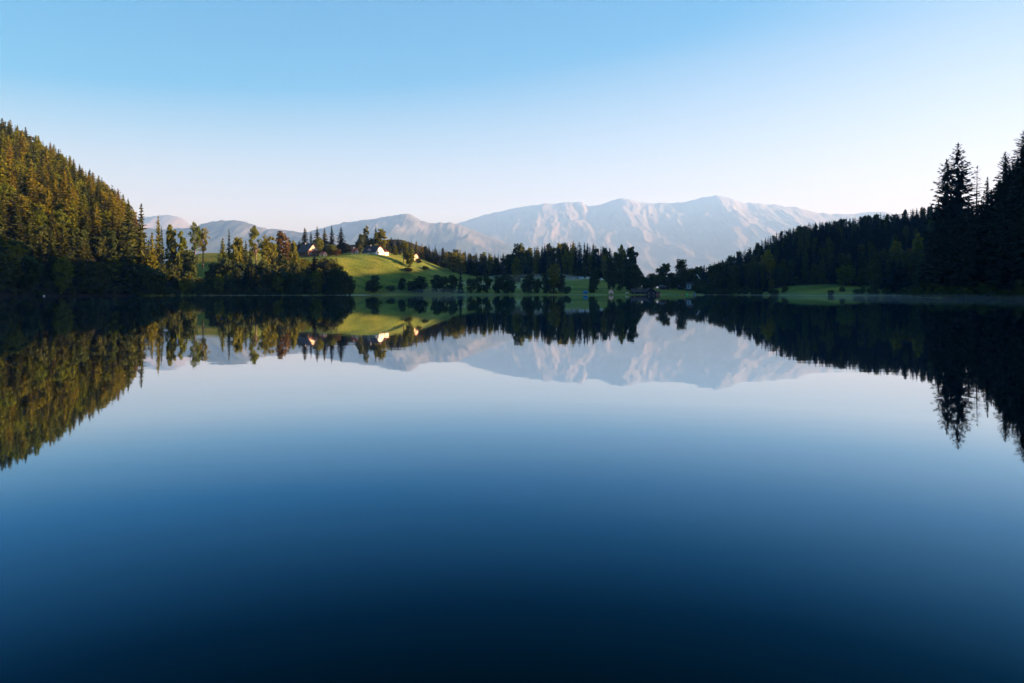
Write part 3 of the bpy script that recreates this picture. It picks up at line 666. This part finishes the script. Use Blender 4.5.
PH = [(918, 240), (930, 214), (938, 205), (955, 203), (975, 203), (985, 197), (992, 188), (1000, 176), (1010, 165), (1022, 150), (1040, 130), (1100, 90), (1200, 60)]
def okH(x, y):
    t = x / y; d = lake_dist(x, y); return (t > .598) & (t < .98) & (d > 3) & (y < 470)
for x, y in poisson(175, 400, 200, 470, 7.0, okH):
    z = gz(x, y); H = limit(x, y, z, rgf.uniform(24, 34), PH, rgf.uniform(0, 7))
    if H < 6: continue
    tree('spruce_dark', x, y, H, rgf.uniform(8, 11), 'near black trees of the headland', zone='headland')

for i in range(len(SHORE)):
    a_, b_ = SHORE[i], SHORE[(i + 1) % len(SHORE)]; n_ = int(np.hypot(*(b_ - a_)) / 4.2)
    for k in range(n_):
        x, y = a_ + (b_ - a_) * (k + rgf.random()) / n_; nn = np.array([(b_ - a_)[1], -(b_ - a_)[0]]) / np.hypot(*(b_ - a_))
        o_ = rgf.uniform(.3, 3.5); x -= nn[0] * o_; y -= nn[1] * o_
        d0 = float(lake_dist(np.array([x]), np.array([y]))[0]); t_ = x / y if y > 1 else 9
        if d0 < .3 or y < 190: continue
        if -.80 < t_ < -.245: zone = 'bankw'
        elif .58 < t_ < 1.0: zone = 'bankh'
        elif .28 < t_ < .37 or .50 < t_ < .58 or (.37 <= t_ <= .5 and rgf.random() < .14): zone = 'banke'
        else: continue
        tree('shrub', x, y, rgf.uniform(2.5, 6.5), rgf.uniform(4.5, 8), 'bank shrubs', zone=zone)

# which trees show, and how large
for T in TREES:
    T['px'] = 512 + F * T['X'] / T['Y']; T['top'] = PY0 - F * (T['z'] + T['H'] - CH) / T['Y']; T['bot'] = PY0 - F * (T['z'] - CH) / T['Y']; T['wp'] = F * T['W'] / T['Y']
cov = np.zeros((330 * 2, 1024 * 2), bool)
for T in sorted(TREES, key=lambda q: q['Y']):
    x0, x1 = int((T['px'] - T['wp'] / 2) * 2), int((T['px'] + T['wp'] / 2) * 2) + 1; y0, y1 = int(T['top'] * 2), int(T['bot'] * 2) + 1
    x0c, x1c, y0c, y1c = max(x0, 0), min(x1, 2048), max(y0, 0), min(y1, 660)
    T['show'] = 0; T['sky'] = False
    if x0c >= x1c or y0c >= y1c: continue
    yy, xx = np.mgrid[y0c:y1c, x0c:x1c]
    v = (yy + .5 - y0) / max(1, y1 - y0); u = np.abs(xx + .5 - T['px'] * 2) / max(1., T['wp'])
    m = (u < .12 + .75 * v ** .8) if SPEC[T['key']][1] == 'tri' else ((u) ** 2 + ((v - .5) / .52) ** 2 < 1)
    m &= u < 1
    sub = cov[y0c:y1c, x0c:x1c]
    T['show'] = int((m & ~sub).sum()) / 4.0
    sub |= m
for T in TREES:      # a tip that nothing else reaches above stands on the skyline
    if T['zone']:
        c = int(T['px'] * 2)
        T['sky'] = 0 <= c < 2048 and not cov[max(0, int(T['top'] * 2) - 60):max(0, int(T['top'] * 2) - 1), max(0, c - 2):c + 3].any() and T['show'] > 3

COUNT = {}
objs, rest = [], []
for T in sorted(TREES, key=lambda q: -(q['show'] + (1e6 if q['label'] else 0))):
    nm = SPEC[T['key']][0]
    if T['show'] >= (0 if T['label'] else 7) and COUNT.get(nm, 0) < 298: COUNT[nm] = COUNT.get(nm, 0) + 1; objs.append(T)
    else: rest.append(T)

ZL = {'west': ('the sunlit wooded hill', 'sunny'), 'centre': ('the wood behind the far field', 'dark'), 'east': ('the dark east hill', 'dark'), 'headland': ('the black headland', 'black'), 'prom': ('crowded west bank below the farmhouses', ''), 'farm': ('tree belt behind the farmhouses', ''), 'bankw': ('west shore', ''), 'banke': ('east shore', ''), 'bankh': ('black headland shore', '')}
LOOK = {'spruce': 'spruce', 'spruce_dark': 'spruce', 'larch': 'golden larch', 'leaf': 'yellow leafy tree', 'leaf_green': 'green leafy tree', 'russet': 'russet leafy tree'}
KINDW = {'spruce': 'spruce', 'spruce_dark': 'spruce', 'larch': 'larch', 'leaf': 'leafy tree', 'leaf_green': 'leafy tree', 'russet': 'russet tree'}
for zn, (place, adj) in ZL.items():
    if zn.startswith('bank') or zn in ('prom', 'farm'): continue
    sk = sorted([T for T in objs if T['zone'] == zn and T['sky']], key=lambda q: q['px'])
    for i, T in enumerate(sk):
        T['label'] = f"{KINDW[T['key']]} topping {place}, {ordinal(i)} skyline tip from the left"
        T['group'] = 'skyline of ' + place
for T in objs:
    if T['label'] is None and T['zone'].startswith('bank'):
        T['label'] = f"low dark shrub at the waterline of the {ZL[T['zone']][0]}"; T['group'] = 'waterline shrubs of the ' + ZL[T['zone']][0]
    if T['label'] is None and T['zone'] in ('prom', 'farm'):
        T['label'] = f"{LOOK[T['key']]} filling gaps in the {ZL[T['zone']][0]}"; T['group'] = LOOK[T['key']] + ' crowns of the ' + ZL[T['zone']][0]
    if T['label'] is None:
        if T['zone'] == 'west':
            band = 'upper sunlit part' if T['top'] < 205 else 'shadow edge' if T['top'] < 240 else 'shaded foot'
            T['label'] = f"{LOOK[T['key']]} inside the forest at the {band} of the west hill"
        else:
            third = 'upper' if T['top'] < 232 else 'lower'
            T['label'] = f"{LOOK[T['key']]} inside the {third} part of {ZL[T['zone']][0]}"
        T['group'] = T['label'].replace(' inside', 's inside') if False else LOOK[T['key']] + ' crowns, ' + T['label'].split('inside the ')[-1]
        if T['zone'] == 'west': T['group'] = LOOK[T['key']] + ' crowns, ' + band + ' of the west hill'

rz = random.Random(5)
for T in objs:
    pr = PROTO[T['key']]; P = pr[rz.randrange(len(pr))]
    if T['key'] == 'hero': P = pr[0] if 'taller' in T['label'] or 'cut' in T['label'] else pr[1]
    nm, _ = SPEC[T['key']]; cat = nm.replace('_tree', ' tree') if nm != 'shrub' else 'bush'
    sc = (T['W'] / P['W'] * rz.uniform(.93, 1.07), T['W'] / P['W'] * rz.uniform(.93, 1.07), T['H'] / P['H'])
    if T['parts'] or T['show'] > 45:
        o = bpy.data.objects.new(nm, None); COL.objects.link(o); o.empty_display_size = .5
        c = link('crown', P['crown'], o); t = link('trunk', P['trunk'], o)
    else:
        o = link(nm, P['whole'])
    o.location = (T['X'], T['Y'], T['z'] - .2); o.scale = sc; o.rotation_euler = (rz.gauss(0, .015), rz.gauss(0, .015), rz.uniform(0, 6.28))
    tag(o, T['label'], cat, T['group'])

# the remaining trees, too many or too hidden to tell apart, as one wood
LOW = [conifer(900 + s, 28, 4, 12, 6, 4, tuft=1.5, width=.5)[:2] for s in range(2)]
LOWB = broadleaf(910, 18, 5, .14, 36, 12, .8)[:2]
VV, QQ, MI, off = [], [], [], 0
SL = [M['spruce'], M['spruce_dark'], M['larch'], M['leaf_green']]
for T in rest:
    con = SPEC[T['key']][1] == 'tri'
    V, Qd = LOW[rz.randrange(2)] if con else LOWB
    h0, w0 = (28, 8.6) if con else (18, 9.5)
    a = rz.uniform(0, 6.28); ca, sa = math.cos(a), math.sin(a); sw = T['W'] / w0
    W = np.stack([(V[:, 0] * ca - V[:, 1] * sa) * sw + T['X'], (V[:, 0] * sa + V[:, 1] * ca) * sw + T['Y'], V[:, 2] * T['H'] / h0 + T['z']], -1)
    VV.append(W); QQ.append(Qd + off); off += len(V)
    MI.append(np.full(len(Qd), {'spruce': 0, 'spruce_dark': 1, 'larch': 2}.get(T['key'], 3)))
if VV: kind(link('forest', mesh_arrays('forest', np.concatenate(VV), np.concatenate(QQ), mats=SL, mi=np.concatenate(MI))), 'stuff')
print('TREES', len(TREES), 'objects', len(objs), COUNT, 'rest', len(rest))

# ------------------------------------------------------------------ buildings
def spot(px, Y): 
    X = (px - 512) / F * Y; return X, Y, gz(X, Y)

def thing(name, label, cat, loc, rz=0, group=None):
    o = bpy.data.objects.new(name, None); COL.objects.link(o); o.location = loc; o.rotation_euler = (0, 0, rz)
    return tag(o, label, cat, group)

def window(par, face, u, z, w, h, off, L, W):
    """face: 'g' gable at +x end, 's' the -y long side"""
    fr, pn = MB(), MB()
    if face == 'g':
        x = L / 2
        fr.box(x, x + .06, u - w / 2 - .1, u + w / 2 + .1, z - .1, z + h + .1); pn.box(x + .06, x + .08, u - w / 2, u + w / 2, z, z + h)
    else:
        y = -W / 2
        fr.box(u - w / 2 - .1, u + w / 2 + .1, y - .06, y, z - .1, z + h + .1); pn.box(u - w / 2, u + w / 2, y - .08, y - .06, z, z + h)
    f = fr.build('window', M['frame'], par); pn.build('pane', M['glass'], f)

def house(name, label, loc, rz, L, W, wh, rh, wall, roof, over=.7, group=None, gable=None, chimney=True, gwin=(), swin=(), door=True, cat='house'):
    """ridge along local x, gable end at +x, long side facing -y"""
    o = thing(name, label, cat, loc, rz, group)
    MB().box(-L / 2, L / 2, -W / 2, W / 2, -3.0, wh).build('wall', wall, o)
    for x0, x1 in ((-L / 2, -L / 2 + .3), (L / 2 - .3, L / 2)):
        MB().add([(x0, -W / 2, wh), (x0, W / 2, wh), (x0, 0, wh + rh), (x1, -W / 2, wh), (x1, W / 2, wh), (x1, 0, wh + rh)], [(0, 1, 2), (3, 5, 4), (0, 3, 4, 1), (1, 4, 5, 2), (2, 5, 3, 0)]).build('gable', gable or wall, o)
    k = rh / (W / 2); e = over
    r = MB()
    r.slab([(-L / 2 - e, 0, wh + rh + .02), (-L / 2 - e, -W / 2 - e, wh - e * k + .02), (L / 2 + e, -W / 2 - e, wh - e * k + .02), (L / 2 + e, 0, wh + rh + .02)], .22)
    r.slab([(L / 2 + e, 0, wh + rh + .02), (L / 2 + e, W / 2 + e, wh - e * k + .02), (-L / 2 - e, W / 2 + e, wh - e * k + .02), (-L / 2 - e, 0, wh + rh + .02)], .22)
    rf = r.build('roof', roof, o)
    if chimney:
        c = MB().box(-L * .15 - .45, -L * .15 + .45, -1.3, -.5, wh + rh * .6, wh + rh + 1.0); c.box(-L * .15 - .55, -L * .15 + .55, -1.4, -.4, wh + rh + 1.0, wh + rh + 1.15); c.build('chimney', M['stone'], rf)
    for u, z, w, h in gwin: window(o, 'g', u, z, w, h, 0, L, W)
    for u, z, w, h in swin: window(o, 's', u, z, w, h, 0, L, W)
    if door:
        d = MB().box(L * .12, L * .12 + 1.1, -W / 2 - .07, -W / 2, 0, 2.1).build('door', M['brown_wood'], o)
        MB().box(L * .12 + .9, L * .12 + .98, -W / 2 - .13, -W / 2 - .07, 1.0, 1.1).build('handle', M['metal'], d)
    return o

# first farmhouse: long dark roof, warm gable towards the sun
x, y, z = spot(308, 700)
h1 = house('farmhouse', 'farmhouse with long dark roof and warm peach gable among the spruces', (x, y, z - .3), R(-46), 20, 10.5, 4.2, 6.6, M['brown_wood'], M['dark_tile'], 1.2, gable=M['cream'],
           gwin=[(-2.6, 1.2, 1.2, 1.4), (2.2, 1.2, 1.2, 1.4), (-1.2, 5.0, 1.0, 1.3), (1.2, 5.0, 1.0, 1.3)], swin=[(-7, 1.3, 1.1, 1.3), (-3.5, 1.3, 1.1, 1.3), (6, 1.3, 1.1, 1.3)])
h1.scale = (1.15, 1.15, 1.15)
bl = MB().box(10, 11.0, -4.6, 4.6, 3.7, 3.85).box(10.9, 11.0, -4.6, 4.6, 3.85, 4.8).build('balcony', M['red_wood'], h1)
# small annex building right of it, flat lit shed lower down the slope
x, y, z = spot(323.5, 690)
house('shed', 'small pink walled shed just right of the peach gable', (x, y, z), R(-32), 5, 5, 2.6, 1.8, M['cream'], M['red_tile'], .4, chimney=False, gwin=[(0, 1.0, .8, .9)], cat='shed')
x, y, z = spot(320.5, 655)
house('shed', 'tiny whitish shed on the slope below the peach gable', (x, y, z + .3), R(-30), 3.4, 3.0, 2.2, 1.3, M['white'], M['red_tile'], .3, chimney=False, gwin=[(0, .9, .7, .8)], cat='shed')
# small red roofed house
x, y, z = spot(355, 716)
house('cottage', 'small cottage with bright red roof left of the white farmhouse', (x, y, z - .2), R(-28), 6, 5.4, 2.6, 3.4, M['cream'], M['red_tile'], .5, gwin=[(-1.3, 1.0, .9, 1.1), (1.3, 1.0, .9, 1.1)], swin=[(-2, 1.1, .9, 1.1)])
# white farmhouse with red annex
x, y, z = spot(373.5, 716)
h3 = house('farmhouse', 'large white farmhouse with dark roof and steep bright gable on the meadow crest', (x, y, z - .6), R(-36), 17, 10.5, 3.0, 7.4, M['white'], M['dark_tile'], .6,
           gwin=[(-2.8, 1.0, 1.1, 1.3), (0, 1.0, 1.1, 1.3), (2.8, 1.0, 1.1, 1.3), (-1.3, 4.4, 1.0, 1.3), (1.3, 4.4, 1.0, 1.3)], swin=[(-6.5, 1.0, 1.2, 1.3), (-3.6, 1.0, 1.2, 1.3), (5.8, 1.0, 1.2, 1.3)], door=True)
dm = MB().box(-1.6, 1.2, -5.0, -2.2, 3.2, 5.6).build('dormer', M['white'], h3)
dr = MB().slab([(-1.9, -5.3, 5.5), (-.2, -5.3, 7.0), (-.2, -1.6, 7.0), (-1.9, -1.6, 5.5)], -.15); dr.slab([(1.5, -5.3, 5.5), (-.2, -5.3, 7.0), (-.2, -1.6, 7.0), (1.5, -1.6, 5.5)], .15); dr.build('dormer_roof', M['red_tile'], dm)
MB().prism([(-1.6, 5.6), (1.2, 5.6), (-.2, 6.9)], -5.02, -4.85).build('dormer_gable', M['white'], dm)
MB().box(-1.0, .6, -5.06, -5.0, 3.9, 5.2).build('dormer_window', M['glass'], dm)
h3.scale = (1.2, 1.2, .86)
MB().prism([(-1.7, 7.9), (1.7, 7.9), (0, 10.3)], -.03, .03).build('gable_cladding', M['red_wood'], h3).matrix_basis = Matrix.Translation((8.55, 0, 0)) @ Matrix.Rotation(R(90), 4, 'Z')
an = MB().box(3.0, 8.9, 5.2, 9.6, -3.0, 2.9).build('annex', M['white'], h3)
MB().slab([(2.6, 4.4, 5.6), (9.4, 4.4, 5.6), (9.4, 10.1, 2.5), (2.6, 10.1, 2.5)], .2).build('annex_roof', M['red_tile'], an)
MB().box(8.9, 8.96, 6.9, 8.1, .9, 2.2).build('annex_window', M['glass'], an)
# pink house half hidden behind the birch
x, y, z = spot(414, 760)
house('cottage', 'pinkish cottage half hidden behind the golden meadow birch', (x, y, z + .4), R(-40), 7, 6, 3.0, 2.6, M['cream'], M['red_tile'], .4, gwin=[(-1.2, 1.0, .9, 1.1), (1.2, 1.0, .9, 1.1)])
# white hut gable in the shore trees
x, y, z = spot(555.6, 664)
house('hut', 'small dark hut with white gable hidden among the tall shore trees', (x, y - 9, 11.5), R(-90), 2.4, 2.4, 1.4, 1.1, M['white'], M['dark_wood'], .25, chimney=False, door=False, gwin=[(0, .4, .5, .5)], cat='hut') if False else None
# boathouses
x, y, z = spot(638, 658)
house('boathouse', 'dark timber boathouse with bluish roof at the waterline', (x, y, .5), R(-4), 13, 8, 2.4, 2.7, M['dark_wood'], M['dark_tile'], .7, chimney=False, cat='boathouse', swin=[(-4, 1.0, 1, .9)])
x, y, z = spot(649.5, 654)
house('boathouse', 'dark timber boathouse with its gable towards the lake', (x, y, .4), R(-84), 11, 9.5, 2.5, 3.6, M['dark_wood'], M['dark_tile'], .8, chimney=False, door=False, gwin=[(-2.2, .9, 1.0, .9), (2.2, .9, 1.0, .9)], cat='boathouse')
x, y, z = spot(657, 651)
house('shed', 'small red timber shed beside the gabled boathouse', (x, y, .4), R(-8), 5, 3.5, 2.0, 1.0, M['red_wood'], M['dark_tile'], .3, chimney=False, cat='shed', swin=[(-1.4, .9, .7, .7)])
x, y, z = spot(664.5, 715)
house('hut', 'low hut with pale grey roof behind the boathouses', (x, y, z + .3), R(-5), 9.5, 6, 2.6, 1.6, M['dark_wood'], M['grey_metal'], .5, chimney=False, cat='hut', swin=[(-3, 1, 1, 1), (0, 1, 1, 1)])
x, y, z = spot(681, 718)
house('hut', 'smaller hut with pale roof edge beside the blue walled house', (x, y, z + .3), R(4), 5.5, 5, 2.6, 1.5, M['dark_wood'], M['grey_metal'], .4, chimney=False, cat='hut', swin=[(-1, 1, .9, 1)])
x, y, z = spot(689.5, 700)
ct = house('cottage', 'small cottage with pale blue upper front and two dark windows near the shore', (x, y, 2.6), R(0), 7.4, 5, 8.2, 1.7, M['dark_wood'], M['dark_tile'], .5, chimney=False, swin=[(-1.9, .9, 1.2, 1.3)])
MB().box(-3.6, 3.6, -2.58, -2.5, 3.2, 8.0).build('upper_wall', M['blue_wall'], ct)
for u in (-1.8, 1.8):
    f_ = MB().box(u - .95, u + .95, -2.63, -2.58, 4.6, 6.6).build('window', M['frame'], ct); MB().box(u - .8, u + .8, -2.65, -2.63, 4.75, 6.45).build('pane', M['glass'], f_)
x, y, z = spot(697, 714)
house('chalet', 'dark timber chalet with one bright steep roof slope under the trees', (x, y, 2.5), R(-112), 11, 12, 9.5, 9.0, M['dark_wood'], M['bright_metal'], 1.0, chimney=False, gwin=[(-3, 1.2, 1.2, 1.4), (0, 1.2, 1.2, 1.4), (3, 1.2, 1.2, 1.4), (-2, 5, 1.2, 1.4), (2, 5, 1.2, 1.4)], door=False, cat='chalet')

# campers on the grass terrace
def camper(px, Y, label, mat, rz, L=6.2):
    x, y, z = spot(px, Y)
    o = thing('camper_van', label, 'camper', (x, y, z), rz, 'campers parked behind the grass bank')
    prof = [(-L / 2, .55), (L / 2 - .3, .55), (L / 2, 1.2), (L / 2 - .5, 1.75), (L / 2 - .9, 2.75), (L / 2 - 1.3, 2.95), (-L / 2 + .2, 2.95), (-L / 2, 2.7)]
    MB().prism(prof, -1.1, 1.1).build('body', mat, o)
    for u in (-1.9, -.3): 
        w = MB().box(u - .55, u + .55, -1.14, -1.1, 1.55, 2.25).build('window', M['glass'], o)
    MB().prism([(L / 2 - 1.0, 1.75), (L / 2 - .62, 1.75), (L / 2 - .95, 2.5), (L / 2 - 1.2, 2.5)], -1.13, -1.1).build('cab_window', M['glass'], o)
    d = MB().box(.75, 1.35, -1.13, -1.1, .7, 2.5).build('door', M['frame'], o)
    for wx in (-L / 2 + 1.4, L / 2 - 1.3):
        for sy in (-1.0, 1.0):
            wl = MB().tube([(wx, sy - .12, .38), (wx, sy + .12, .38)], .38, 14).build('wheel', M['rubber'], o)
            MB().tube([(wx, sy - .14, .38), (wx, sy + .14, .38)], .2, 10).build('rim', M['metal'], wl)
camper(582, 783, 'pale blue camper, the left one of the two parked side by side', M['pale_blue_paint'], R(8))
camper(588.5, 784, 'white camper parked close to the pale blue one', M['white_paint'], R(-5))
camper(600.5, 778, 'white camper standing alone right of the dark tree', M['white_paint'], R(4))
camper(573, 786, 'dull grey camper half hidden under the dark trees', M['grey_metal'], R(2))

# tents on the bank
def tent(px, Y, label, mat, w, h, d, rz=0, eave=.35):
    x, y, z = spot(px, Y)
    o = thing('tent', label, 'tent', (x, y, z), rz)
    b_ = MB(); e = h * eave
    b_.add([(-w / 2, -d / 2, 0), (w / 2, -d / 2, 0), (w / 2, d / 2, 0), (-w / 2, d / 2, 0), (-w / 2, -d / 2, e), (w / 2, -d / 2, e), (w / 2, d / 2, e), (-w / 2, d / 2, e)],
           [(0, 1, 5, 4), (1, 2, 6, 5), (2, 3, 7, 6), (3, 0, 4, 7)]); b_.build('side', mat, o)
    r = MB(); ov = .15
    r.add([(-w / 2 - ov, -d / 2 - ov, e - .03), (w / 2 + ov, -d / 2 - ov, e - .03), (w / 2 + ov, d / 2 + ov, e - .03), (-w / 2 - ov, d / 2 + ov, e - .03), (0, -d * .22, h), (0, d * .22, h)],
          [(0, 1, 4), (1, 2, 5, 4), (2, 3, 5), (3, 0, 4, 5)]); r.build('canopy', mat, o)
    MB().add([(-.5, -d / 2 - .02, 0), (.5, -d / 2 - .02, 0), (0, -d / 2 - .02, e * .95)], [(0, 1, 2)]).build('entrance', M['rubber'], o)
tent(585.5, 662, 'blue canvas tent on the grass bank by the lake', M['blue_cloth'], 4.6, 2.9, 4, eave=.6)
tent(611, 656, 'peach coloured peaked tent at the waterline under the tall trees', M['peach_cloth'], 4.2, 4.2, 4, eave=.45)
tent(627, 656, 'small beige tent at the waterline right of the peach tent', M['beige_cloth'], 3.2, 1.7, 3, eave=.4)

# boats
def hull(L, W, H, mat, par, name='hull', inner=True):
    n = 12; V = []; Fc = []
    secs = []
    for i in range(n + 1):
        u = i / n * 2 - 1; w = W / 2 * max(.02, (1 - abs(u) ** 2.4)); s = .28 * H * abs(u) ** 3
        ring = [(u * L / 2, -w, H + s), (u * L / 2, -w * .8, H * .35 + s * .7), (u * L / 2, 0, s * .6 - .05), (u * L / 2, w * .8, H * .35 + s * .7), (u * L / 2, w, H + s)]
        secs.append(ring); V += ring
    for i in range(n):
        for k in range(4): Fc.append((i * 5 + k, i * 5 + k + 1, (i + 1) * 5 + k + 1, (i + 1) * 5 + k))
    return MB().add(V, Fc).build(name, mat, par, True)

def pedal_boat(px, Y, label, mat, rz):
    X = (px - 512) / F * Y
    o = thing('pedal_boat', label, 'boat', (X, Y, max(gz(X, Y), 0) + .02), rz, 'pedal boats at the waterline')
    for sy in (-.55, .55): hull(3.0, .6, .55, mat, o, 'pontoon').location = (0, sy, 0)
    MB().box(-1.0, 1.0, -.8, .8, .5, .6).build('deck', mat, o)
    for sy in (-.4, .4): MB().box(-.5, 0, sy - .3, sy + .3, .6, .85).box(-.62, -.5, sy - .3, sy + .3, .6, 1.45).build('seat', mat, o)
    MB().box(.5, .75, -.7, .7, .6, 1.05).build('pedal_box', mat, o)
pedal_boat(682.3, 645.5, 'orange pedal boat at the waterline before the pale blue cottage', M['orange'], R(70))
pedal_boat(687.2, 644, 'bright green pedal boat between the orange and the blue one', M['green_b'], R(62))
pedal_boat(694.5, 641, 'blue pedal boat at the waterline right of the green one', M['blue_b'], R(75))
X, Y = (44 - 512) / F * 424, 424
ob = thing('rowing_boat', 'small white rowing boat under the dark trees of the west shore', 'boat', (X, Y, -.05), R(-60))
hull(3.4, 1.4, .6, M['white_paint'], ob)
for u in (-.7, .5): MB().box(u - .13, u + .13, -.55, .55, .42, .47).build('thwart', M['brown_wood'], ob)
MB().box(1.4, 1.46, -.35, .35, .15, .66).build('transom', M['white_paint'], ob)

# ------------------------------------------------------------------ air
hz = bpy.data.materials.new('hazy_air'); hz.use_nodes = True; nt = hz.node_tree; nt.nodes.clear()
out = nt.nodes.new('ShaderNodeOutputMaterial'); pv = nt.nodes.new('ShaderNodeVolumePrincipled')
pv.inputs['Color'].default_value = (.20, .40, .80, 1); pv.inputs['Absorption Color'].default_value = (.632, .294, 0, 1); pv.inputs['Density'].default_value = 8.2e-5; pv.inputs['Anisotropy'].default_value = .1
nt.links.new(pv.outputs['Volume'], out.inputs['Volume'])
kind(MB().box(-34000, 34000, -6000, 28000, -60, 3250).build('haze', hz), 'stuff')

mi = bpy.data.materials.new('ground_mist'); mi.use_nodes = True; nt = mi.node_tree; nt.nodes.clear()
out = nt.nodes.new('ShaderNodeOutputMaterial'); pv = nt.nodes.new('ShaderNodeVolumePrincipled')
pv.inputs['Color'].default_value = (.9, .95, 1.0, 1); pv.inputs['Density'].default_value = 6e-3
nt.links.new(pv.outputs['Volume'], out.inputs['Volume'])
mb = MB()
for (cx, cy, cz, rx, ry, rz_) in [(-60, 712, 9, 70, 30, 5), (30, 770, 18, 60, 26, 5.5), (-70, 648, 2, 34, 9, 4.5), (20, 700, 8, 40, 22, 4), (-115, 655, 2, 26, 10, 3.5)]:
    n_, m_ = 20, 10; vs = []; fs = []
    for j in range(1, m_):
        for i in range(n_):
            p = math.pi * j / m_; q = 2 * math.pi * i / n_; k = 1 + .15 * math.sin(3 * q + cx) * math.sin(p)
            vs.append((cx + rx * k * math.sin(p) * math.cos(q), cy + ry * k * math.sin(p) * math.sin(q), cz + rz_ * math.cos(p)))
    vs += [(cx, cy, cz + rz_), (cx, cy, cz - rz_)]; T_ = len(vs) - 2
    for j in range(m_ - 2):
        for i in range(n_): fs.append((j * n_ + i, (j + 1) * n_ + i, (j + 1) * n_ + (i + 1) % n_, j * n_ + (i + 1) % n_))
    for i in range(n_): fs.append((T_, i, (i + 1) % n_)); fs.append((T_ + 1, (m_ - 2) * n_ + (i + 1) % n_, (m_ - 2) * n_ + i))
    mb.add(vs, fs)
kind(mb.build('mist', mi), 'stuff')
m2 = mi.copy(); m2.name = 'thin_lake_mist'; m2.node_tree.nodes['Principled Volume'].inputs['Density'].default_value = 7e-4
lm_ = MB()
for (cx, cy, rx, ry, zt) in [(175, 235, 80, 95, 1.7), (225, 480, 60, 60, 2.4)]:
    pts = [(cx + rx * math.cos(2 * math.pi * i / 32) * (1 + .12 * math.sin(5 * i)), cy + ry * math.sin(2 * math.pi * i / 32) * (1 + .1 * math.sin(3 * i))) for i in range(32)]
    inn = [(cx + (x - cx) * .6, cy + (y - cy) * .6) for x, y in pts]
    lm_.add([(x, y, .02) for x, y in pts] + [(x, y, zt) for x, y in inn], [tuple(range(31, -1, -1)), tuple(range(32, 64))] + [(i, (i + 1) % 32, 32 + (i + 1) % 32, 32 + i) for i in range(32)])
kind(lm_.build('mist', m2), 'stuff')

# ------------------------------------------------------------------ light, sky, camera
w = bpy.data.worlds.new('World'); SC.world = w; w.use_nodes = True; nt = w.node_tree
bg = nt.nodes['Background']; sky = nt.nodes.new('ShaderNodeTexSky'); sky.sky_type = 'NISHITA'; sky.sun_disc = False
sky.sun_elevation = R(SUN_EL); sky.sun_rotation = R(SUN_AZ); sky.altitude = 700; sky.air_density = 1.0; sky.dust_density = 1.0; sky.ozone_density = 1.6
tc = nt.nodes.new('ShaderNodeTexCoord'); sx = nt.nodes.new('ShaderNodeSeparateXYZ'); nt.links.new(tc.outputs['Generated'], sx.inputs['Vector'])
fc = nt.nodes.new('ShaderNodeFloatCurve'); cv = fc.mapping.curves[0]          # saturation (over 3) against the height above the horizon
for i, (p, v) in enumerate([(0.0, .14), (.12, .165), (.21, .32), (.30, .58), (.40, .85)]):
    if i < 2: cv.points[i].location = (p, v)
    else: cv.points.new(p, v)
cv.points.new(1.0, .9); fc.mapping.update()
nt.links.new(sx.outputs['Z'], fc.inputs['Value'])
m3 = nt.nodes.new('ShaderNodeMath'); m3.operation = 'MULTIPLY'; m3.inputs[1].default_value = 3; nt.links.new(fc.outputs['Value'], m3.inputs[0])
dp_ = nt.nodes.new('ShaderNodeVectorMath'); dp_.operation = 'DOT_PRODUCT'; dp_.inputs[1].default_value = (math.sin(R(SUN_AZ)) * math.cos(R(SUN_EL)), math.cos(R(SUN_AZ)) * math.cos(R(SUN_EL)), math.sin(R(SUN_EL)))
nt.links.new(tc.outputs['Generated'], dp_.inputs[0])          # the sky pales towards the sun
mr_ = nt.nodes.new('ShaderNodeMapRange'); mr_.inputs['From Min'].default_value = -.5; mr_.inputs['From Max'].default_value = .58; mr_.inputs['To Min'].default_value = 5.3; mr_.inputs['To Max'].default_value = 2.0
nt.links.new(dp_.outputs['Value'], mr_.inputs['Value']); nt.links.new(mr_.outputs['Result'], m3.inputs[1])
gm_ = nt.nodes.new('ShaderNodeGamma'); gm_.inputs['Gamma'].default_value = .68; nt.links.new(sky.outputs['Color'], gm_.inputs['Color'])
hs = nt.nodes.new('ShaderNodeHueSaturation'); nt.links.new(m3.outputs['Value'], hs.inputs['Saturation']); hs.inputs['Value'].default_value = 1.0; hs.inputs['Hue'].default_value = .5
nt.links.new(gm_.outputs['Color'], hs.inputs['Color']); nt.links.new(hs.outputs['Color'], bg.inputs['Color']); bg.inputs['Strength'].default_value = .051
sl = bpy.data.lights.new('sun', 'SUN'); sl.energy = 5.0; sl.angle = R(.5); sl.color = (1.0, .98, .88)
so = bpy.data.objects.new('sun', sl); COL.objects.link(so)
sd = Vector((math.sin(R(SUN_AZ)) * math.cos(R(SUN_EL)), math.cos(R(SUN_AZ)) * math.cos(R(SUN_EL)), math.sin(R(SUN_EL))))
so.rotation_euler = sd.to_track_quat('Z', 'Y').to_euler()

cd = bpy.data.cameras.new('camera'); cam = bpy.data.objects.new('camera', cd); COL.objects.link(cam)
cd.lens = 24; cd.sensor_width = 36; cd.clip_start = .1; cd.clip_end = 150000; cd.shift_y = -(341.5 - PY0) / 1024
cam.location = (0, 0, CH); cam.rotation_euler = (R(90), 0, 0); SC.camera = cam
SC.view_settings.view_transform = 'Standard'; SC.view_settings.look = 'None'; SC.view_settings.gamma = 1; SC.view_settings.exposure = 2.56
SC.view_settings.use_curve_mapping = False
SC.cycles.max_bounces = 6; SC.cycles.volume_bounces = 1; SC.cycles.diffuse_bounces = 2; SC.cycles.glossy_bounces = 3; SC.cycles.transmission_bounces = 2
SC.cycles.caustics_reflective = False; SC.cycles.caustics_refractive = False
SC.cycles.use_denoising = True
